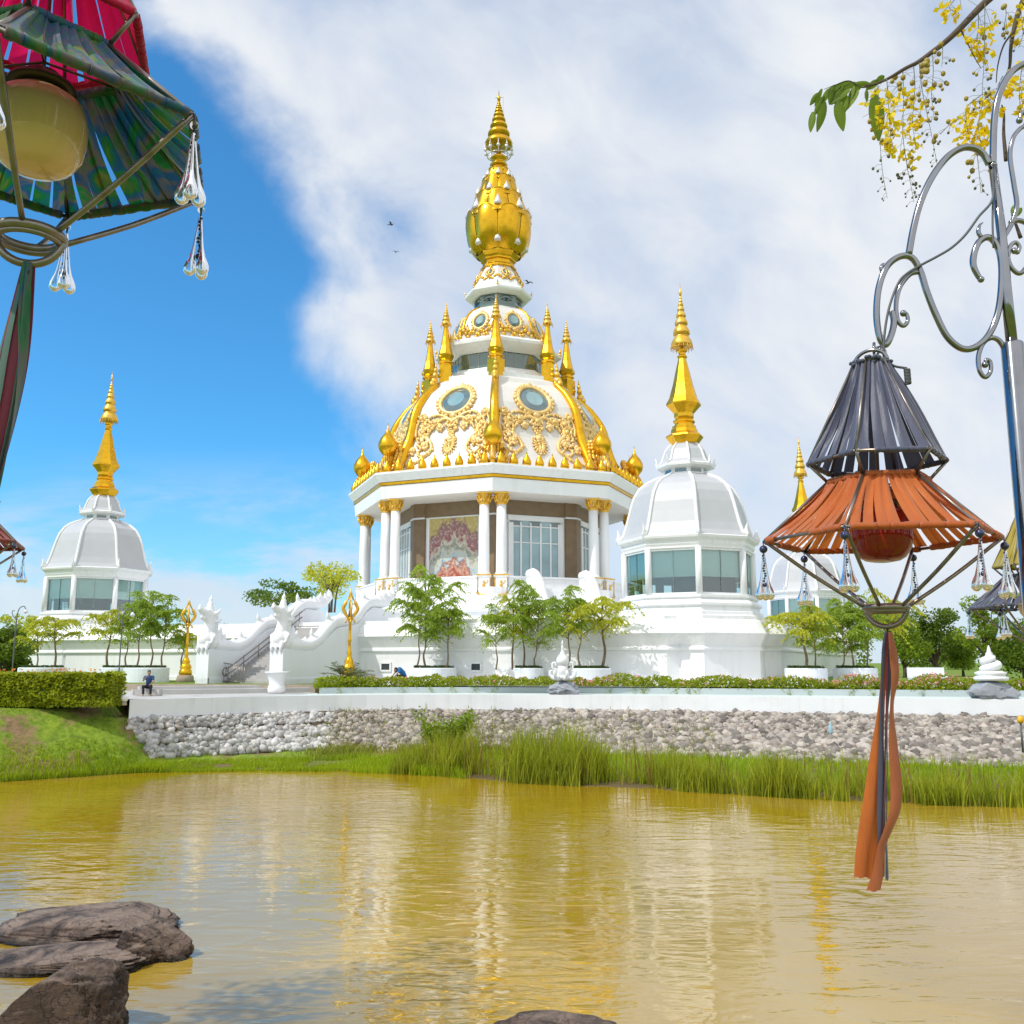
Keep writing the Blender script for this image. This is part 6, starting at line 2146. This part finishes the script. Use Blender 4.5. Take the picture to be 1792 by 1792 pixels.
# power cable and coil
cb = MB().tube(spline(C4([(912, 760), (914, 890), (852, 970), (792, 1052), (730, 1110), (660, 1152), (592, 1188), (530, 1226), (492, 1268), (456, 1360), (436, 1450), (426, 1550), (430, 1602), (470, 1638), (530, 1650)], PY - .03), 8), .0068, 8)
cb.tube(spline(C4([(916, 880), (914, 1000), (918, 1110)], PY - .02), 5), .006, 6)
P = []
for i in range(90):
    a = i * .75
    q_ = AT((530 + 6 * i / 90) / 2.56 + 1380, (1652 + 70 * i / 90) / 2.56, PY - .05)
    P.append(q_ + Vector((.014 * math.cos(a), .014 * math.sin(a), 0)))
cb.tube(P, .004, 6)
part('power_cable', cb, 'cable')
g = MB().tube(spline(C4([(434, 1545), (410, 1560), (400, 1585), (385, 1600)], PY), 5), .007, 8)
g.tube([polar(.032, 2 * math.pi * k / 20, 0) for k in range(20)], .006, 6, closed=True)
# chain link between hook and lantern
lk = C4([(408, 1580)])[0]
nv = len(g.v)
for i in range(nv - 120, nv):
    x, y, z = g.v[i]
    g.v[i] = (lk.x + x, lk.y + z * 1, lk.z + y)
part('hook_link', g)

# the other lanterns hang from the same kind of post, outside the picture
o_axis = AT(1543, 944, 4.75)
for (lx, ly, Y_, sx, lab) in ((66, 243, 3.05, -1, 'polished steel post off the left edge that carries the large green and magenta lantern'),
                              (-82, 950, 8.0, -1, 'polished steel post off the left edge that carries the small dull red lantern'),
                              (1812, 1062, 9.2, 1, 'polished steel post off the right edge that carries the yellow and slate blue lantern')):
    c_ = copy_tree(post)
    p = AT(lx, ly, Y_)
    c_.scale = (sx, 1, 1)
    c_.location = (p.x + sx * (base.x - o_axis.x), Y_, 3.85 + p.z - o_axis.z + (.05 if Y_ < 4 else 0))
    tag(c_, lab, 'lamp post', 'steel lantern posts')
post['group'] = 'steel lantern posts'

# ------------------------------------------------------------------ golden shower branch
BY = 5.6
def CB(pts, y=BY):
    return [AT(x / 2.56 + 1380, yy / 2.56, y) for x, yy in pts]
br_root = CB([(1180, -260)])[0]
fb = thing('flowering_branch', 'golden shower tree branch with hanging yellow blossoms and green leaves in the upper right corner', 'branch', tuple(br_root))
BO = tuple(-br_root)
def bpart(name, me_or_g, mt=None, par=fb):
    me = me_or_g.mesh(name, mt) if isinstance(me_or_g, MB) else me_or_g
    return put(name, me, par, loc=BO if par is fb else (0, 0, 0))
def taper(P, r0, r1): return [r0 + (r1 - r0) * i / (len(P) - 1) for i in range(len(P))]
P = spline(CB([(1180, -260), (1050, -120), (965, -60), (888, 5), (830, 62), (770, 125), (700, 190), (640, 235), (580, 278), (520, 308), (450, 350), (390, 376), (340, 385)]), 6)
bpart('twig', MB().tube(P, taper(P, .030, .006), 8), 'bark')
P = spline(CB([(390, 376), (330, 392), (270, 362), (210, 380), (160, 400)]), 6)
bpart('twig', MB().tube(P, taper(P, .005, .002), 6), 'bark')
P = spline(CB([(1180, -260), (1090, -80), (1035, 40), (1010, 130), (996, 210), (990, 300), (965, 360), (940, 420)], BY + .15), 6)
bpart('twig', MB().tube(P, taper(P, .022, .005), 8), 'bark')
P = spline(CB([(1010, 140), (965, 200), (938, 290), (930, 370)], BY + .12), 5)
bpart('twig', MB().tube(P, taper(P, .007, .003), 6), 'bark')
P = spline(CB([(770, 130), (800, 190), (835, 260), (862, 305)]), 5)
bpart('twig', MB().tube(P, taper(P, .006, .002), 6), 'bark')
# long dark seed pod behind
P = spline(CB([(955, 470), (965, 510), (964, 600), (975, 720)], BY + .2), 5)
bpart('twig', MB().tube(P, taper(P, .004, .014), 7), 'bark')
P = spline(CB([(1000, 960), (1020, 1010), (1040, 1066)], BY + .2), 5)
bpart('twig', MB().tube(P, taper(P, .006, .013), 7), 'bark')
def leaf_blade(px, py, ang_, l, w_, y=BY):
    l, w_ = l * .86, w_ * .78
    """one pinnate leaflet hanging at angle (0 = straight down)"""
    o_ = CB([(px, py)], y)[0]
    g = MB()
    r = random.Random(int(px * 7 + py))
    fold = r.uniform(.15, .5)
    ry = r.uniform(-.9, .9)
    def fn(u, v):
        wv = w_ * math.sin(math.pi * min(1, v ** .8 * .93 + .05)) ** .8
        x = (u - .5) * wv
        yv = abs(u - .5) * wv * fold + .12 * l * v * v
        z = -l * v
        x2, y2 = x * math.cos(ry) - yv * math.sin(ry), x * math.sin(ry) + yv * math.cos(ry)
        ca, sa = math.cos(ang_), math.sin(ang_)
        return o_ + Vector((x2 * ca - z * sa, y2, x2 * sa + z * ca))
    g.grid(fn, 4, 8)
    return g
for (px, py, a, l, w_) in ((138, 415, -.6, .12, .05), (185, 395, -.5, .15, .05), (235, 372, -.9, .14, .05), (255, 420, -.15, .16, .055), (292, 385, -.4, .15, .05), (330, 385, -.9, .12, .045), (152, 398, -.35, .15, .055), (160, 430, -.45, .17, .06), (165, 455, -.25, .24, .078), (108, 500, -.2, .16, .065), (210, 380, -.25, .16, .085), (215, 450, .12, .24, .092), (245, 385, -.6, .17, .09), (272, 395, -.95, .18, .085), (310, 400, -.6, .19, .07), (300, 368, -1.1, .15, .06), (365, 375, -1.45, .16, .055), (352, 400, .0, .10, .045), (405, 360, -.9, .12, .06), (388, 420, .05, .36, .13), (430, 340, -.8, .10, .06), (285, 372, -1.25, .17, .07), (230, 400, -.1, .14, .07), (1015, 915, -.3, .09, .05), (1045, 930, -.7, .10, .05)):
    bpart('leaf', leaf_blade(px, py, a, l, w_), 'glassleaf')
rb_ = random.Random(77)
def raceme(pts, bloom, budr, dens, yy=BY, seed=0):
    """hanging flower chain: stem, open yellow blossoms over the range bloom, round buds over budr"""
    r = random.Random(seed)
    yy += r.uniform(-.15, .15)
    P = spline(CB(pts, yy), 10)
    st_, bl_, sb = MB(), [], MB()
    st_.tube(P, taper(P, .0028, .0012), 5)
    fl, sb = [], []
    n_ = len(P)
    L = sum((P[i + 1] - P[i]).length for i in range(n_ - 1))
    N = int(L * dens * .56)
    for i in range(N):
        t_ = (i + r.uniform(0, 1)) / N
        j = min(n_ - 2, int(t_ * (n_ - 1)))
        q = P[j].lerp(P[j + 1], t_ * (n_ - 1) - j)
        a = r.uniform(0, 6.28)
        l = r.uniform(.05, .11) * (1.15 - .7 * t_)
        d = Vector((math.cos(a), math.sin(a), r.uniform(-.9, -.1)))
        e = q + d * l
        st_.tube([q, q + d * l * .5 + Vector((0, 0, .012)), e], .0011, 4)
        if bloom[0] <= t_ <= bloom[1]:
            bl_.append(e)
        elif budr[0] <= t_ <= budr[1]:
            s_ = .0165 * (1.1 - .75 * t_) * r.uniform(.8, 1.15)
            (fl if t_ < .62 else sb).append((e, s_))
    o = bpart('flower_chain', st_, 'smallbud')
    if bl_:
        C, D = [], []
        for e in bl_:
            for k in range(4):
                v = Vector((r.uniform(-1, 1), r.uniform(-1, 1), r.uniform(-.8, .6))).normalized()
                C.append(tuple(e + v * .020))
                D.append(tuple(v))
        put('blossoms', leaves_mesh('blossoms', C, .046, .032, 'yellow_petal', dirs=D), o)
    for lst, nm_, mt_ in ((fl, 'buds', 'bud'), (sb, 'small_buds', 'smallbud')):
        if len(lst) > 18:
            g = MB()
            for e, s_ in lst:
                g.ball(e, (s_, s_, s_ * 1.15), 8, 6)
            g.build(nm_, mt_, o)
        else:
            for e, s_ in lst:
                MB().ball(e, (s_, s_, s_ * 1.15), 8, 6).build('bud', mt_, o)
raceme([(585, 282), (598, 400), (618, 500), (642, 610), (665, 735)], (2, 3), (0, 1), 75, seed=1)
raceme([(512, 312), (515, 450), (512, 600), (530, 740), (546, 820), (562, 905)], (.10, .56), (.5, 1), 105, seed=2)
raceme([(400, 378), (405, 480), (408, 600), (420, 760), (442, 888)], (.06, .22), (.3, 1), 70, seed=3)
raceme([(440, 352), (445, 430), (452, 520), (456, 600), (470, 660)], (.15, 1), (0, .2), 120, seed=4)
raceme([(560, 290), (566, 380), (560, 470), (556, 560), (572, 660)], (.3, .95), (0, 1), 75, seed=5)
raceme([(645, 236), (648, 330), (640, 420), (650, 520)], (2, 3), (0, 1), 65, seed=6)
raceme([(690, 200), (690, 245), (686, 300)], (2, 3), (0, 1), 70, seed=7)
raceme([(880, 15), (878, 160), (876, 280), (868, 400), (870, 480)], (.02, .45), (.4, 1), 70, seed=8)
raceme([(850, 60), (850, 130), (842, 200), (850, 240)], (.1, 1), (0, .1), 115, seed=9)
raceme([(780, -40), (735, 10), (722, 40), (765, 60)], (.2, 1), (0, .1), 120, seed=10)
raceme([(870, 420), (800, 480), (800, 560), (812, 640)], (.1, 1), (0, .1), 120, seed=11)
raceme([(900, 400), (866, 480), (850, 570), (868, 660)], (.05, 1), (0, .1), 130, seed=12)
raceme([(840, 660), (848, 720), (856, 800), (862, 866)], (2, 3), (0, 1), 85, seed=13)
raceme([(968, 20), (975, 60), (968, 110), (975, 150)], (2, 3), (0, 1), 90, seed=14)
raceme([(1050, 10), (1042, 70), (1050, 150), (1030, 215)], (.1, .8), (0, 1), 95, seed=15)
raceme([(1055, 270), (1040, 340), (1035, 420), (1038, 510)], (.05, 1), (0, .1), 120, seed=16)
raceme([(960, 340), (945, 370), (930, 420), (900, 450)], (.1, 1), (0, .2), 100, seed=17)
raceme([(680, 600), (720, 560), (760, 530)], (2, 3), (0, 1), 60, seed=18)
raceme([(1090, 0), (1085, 90), (1080, 160)], (0, .7), (0, 1), 90, seed=19)
cam_d.dof.use_dof = False
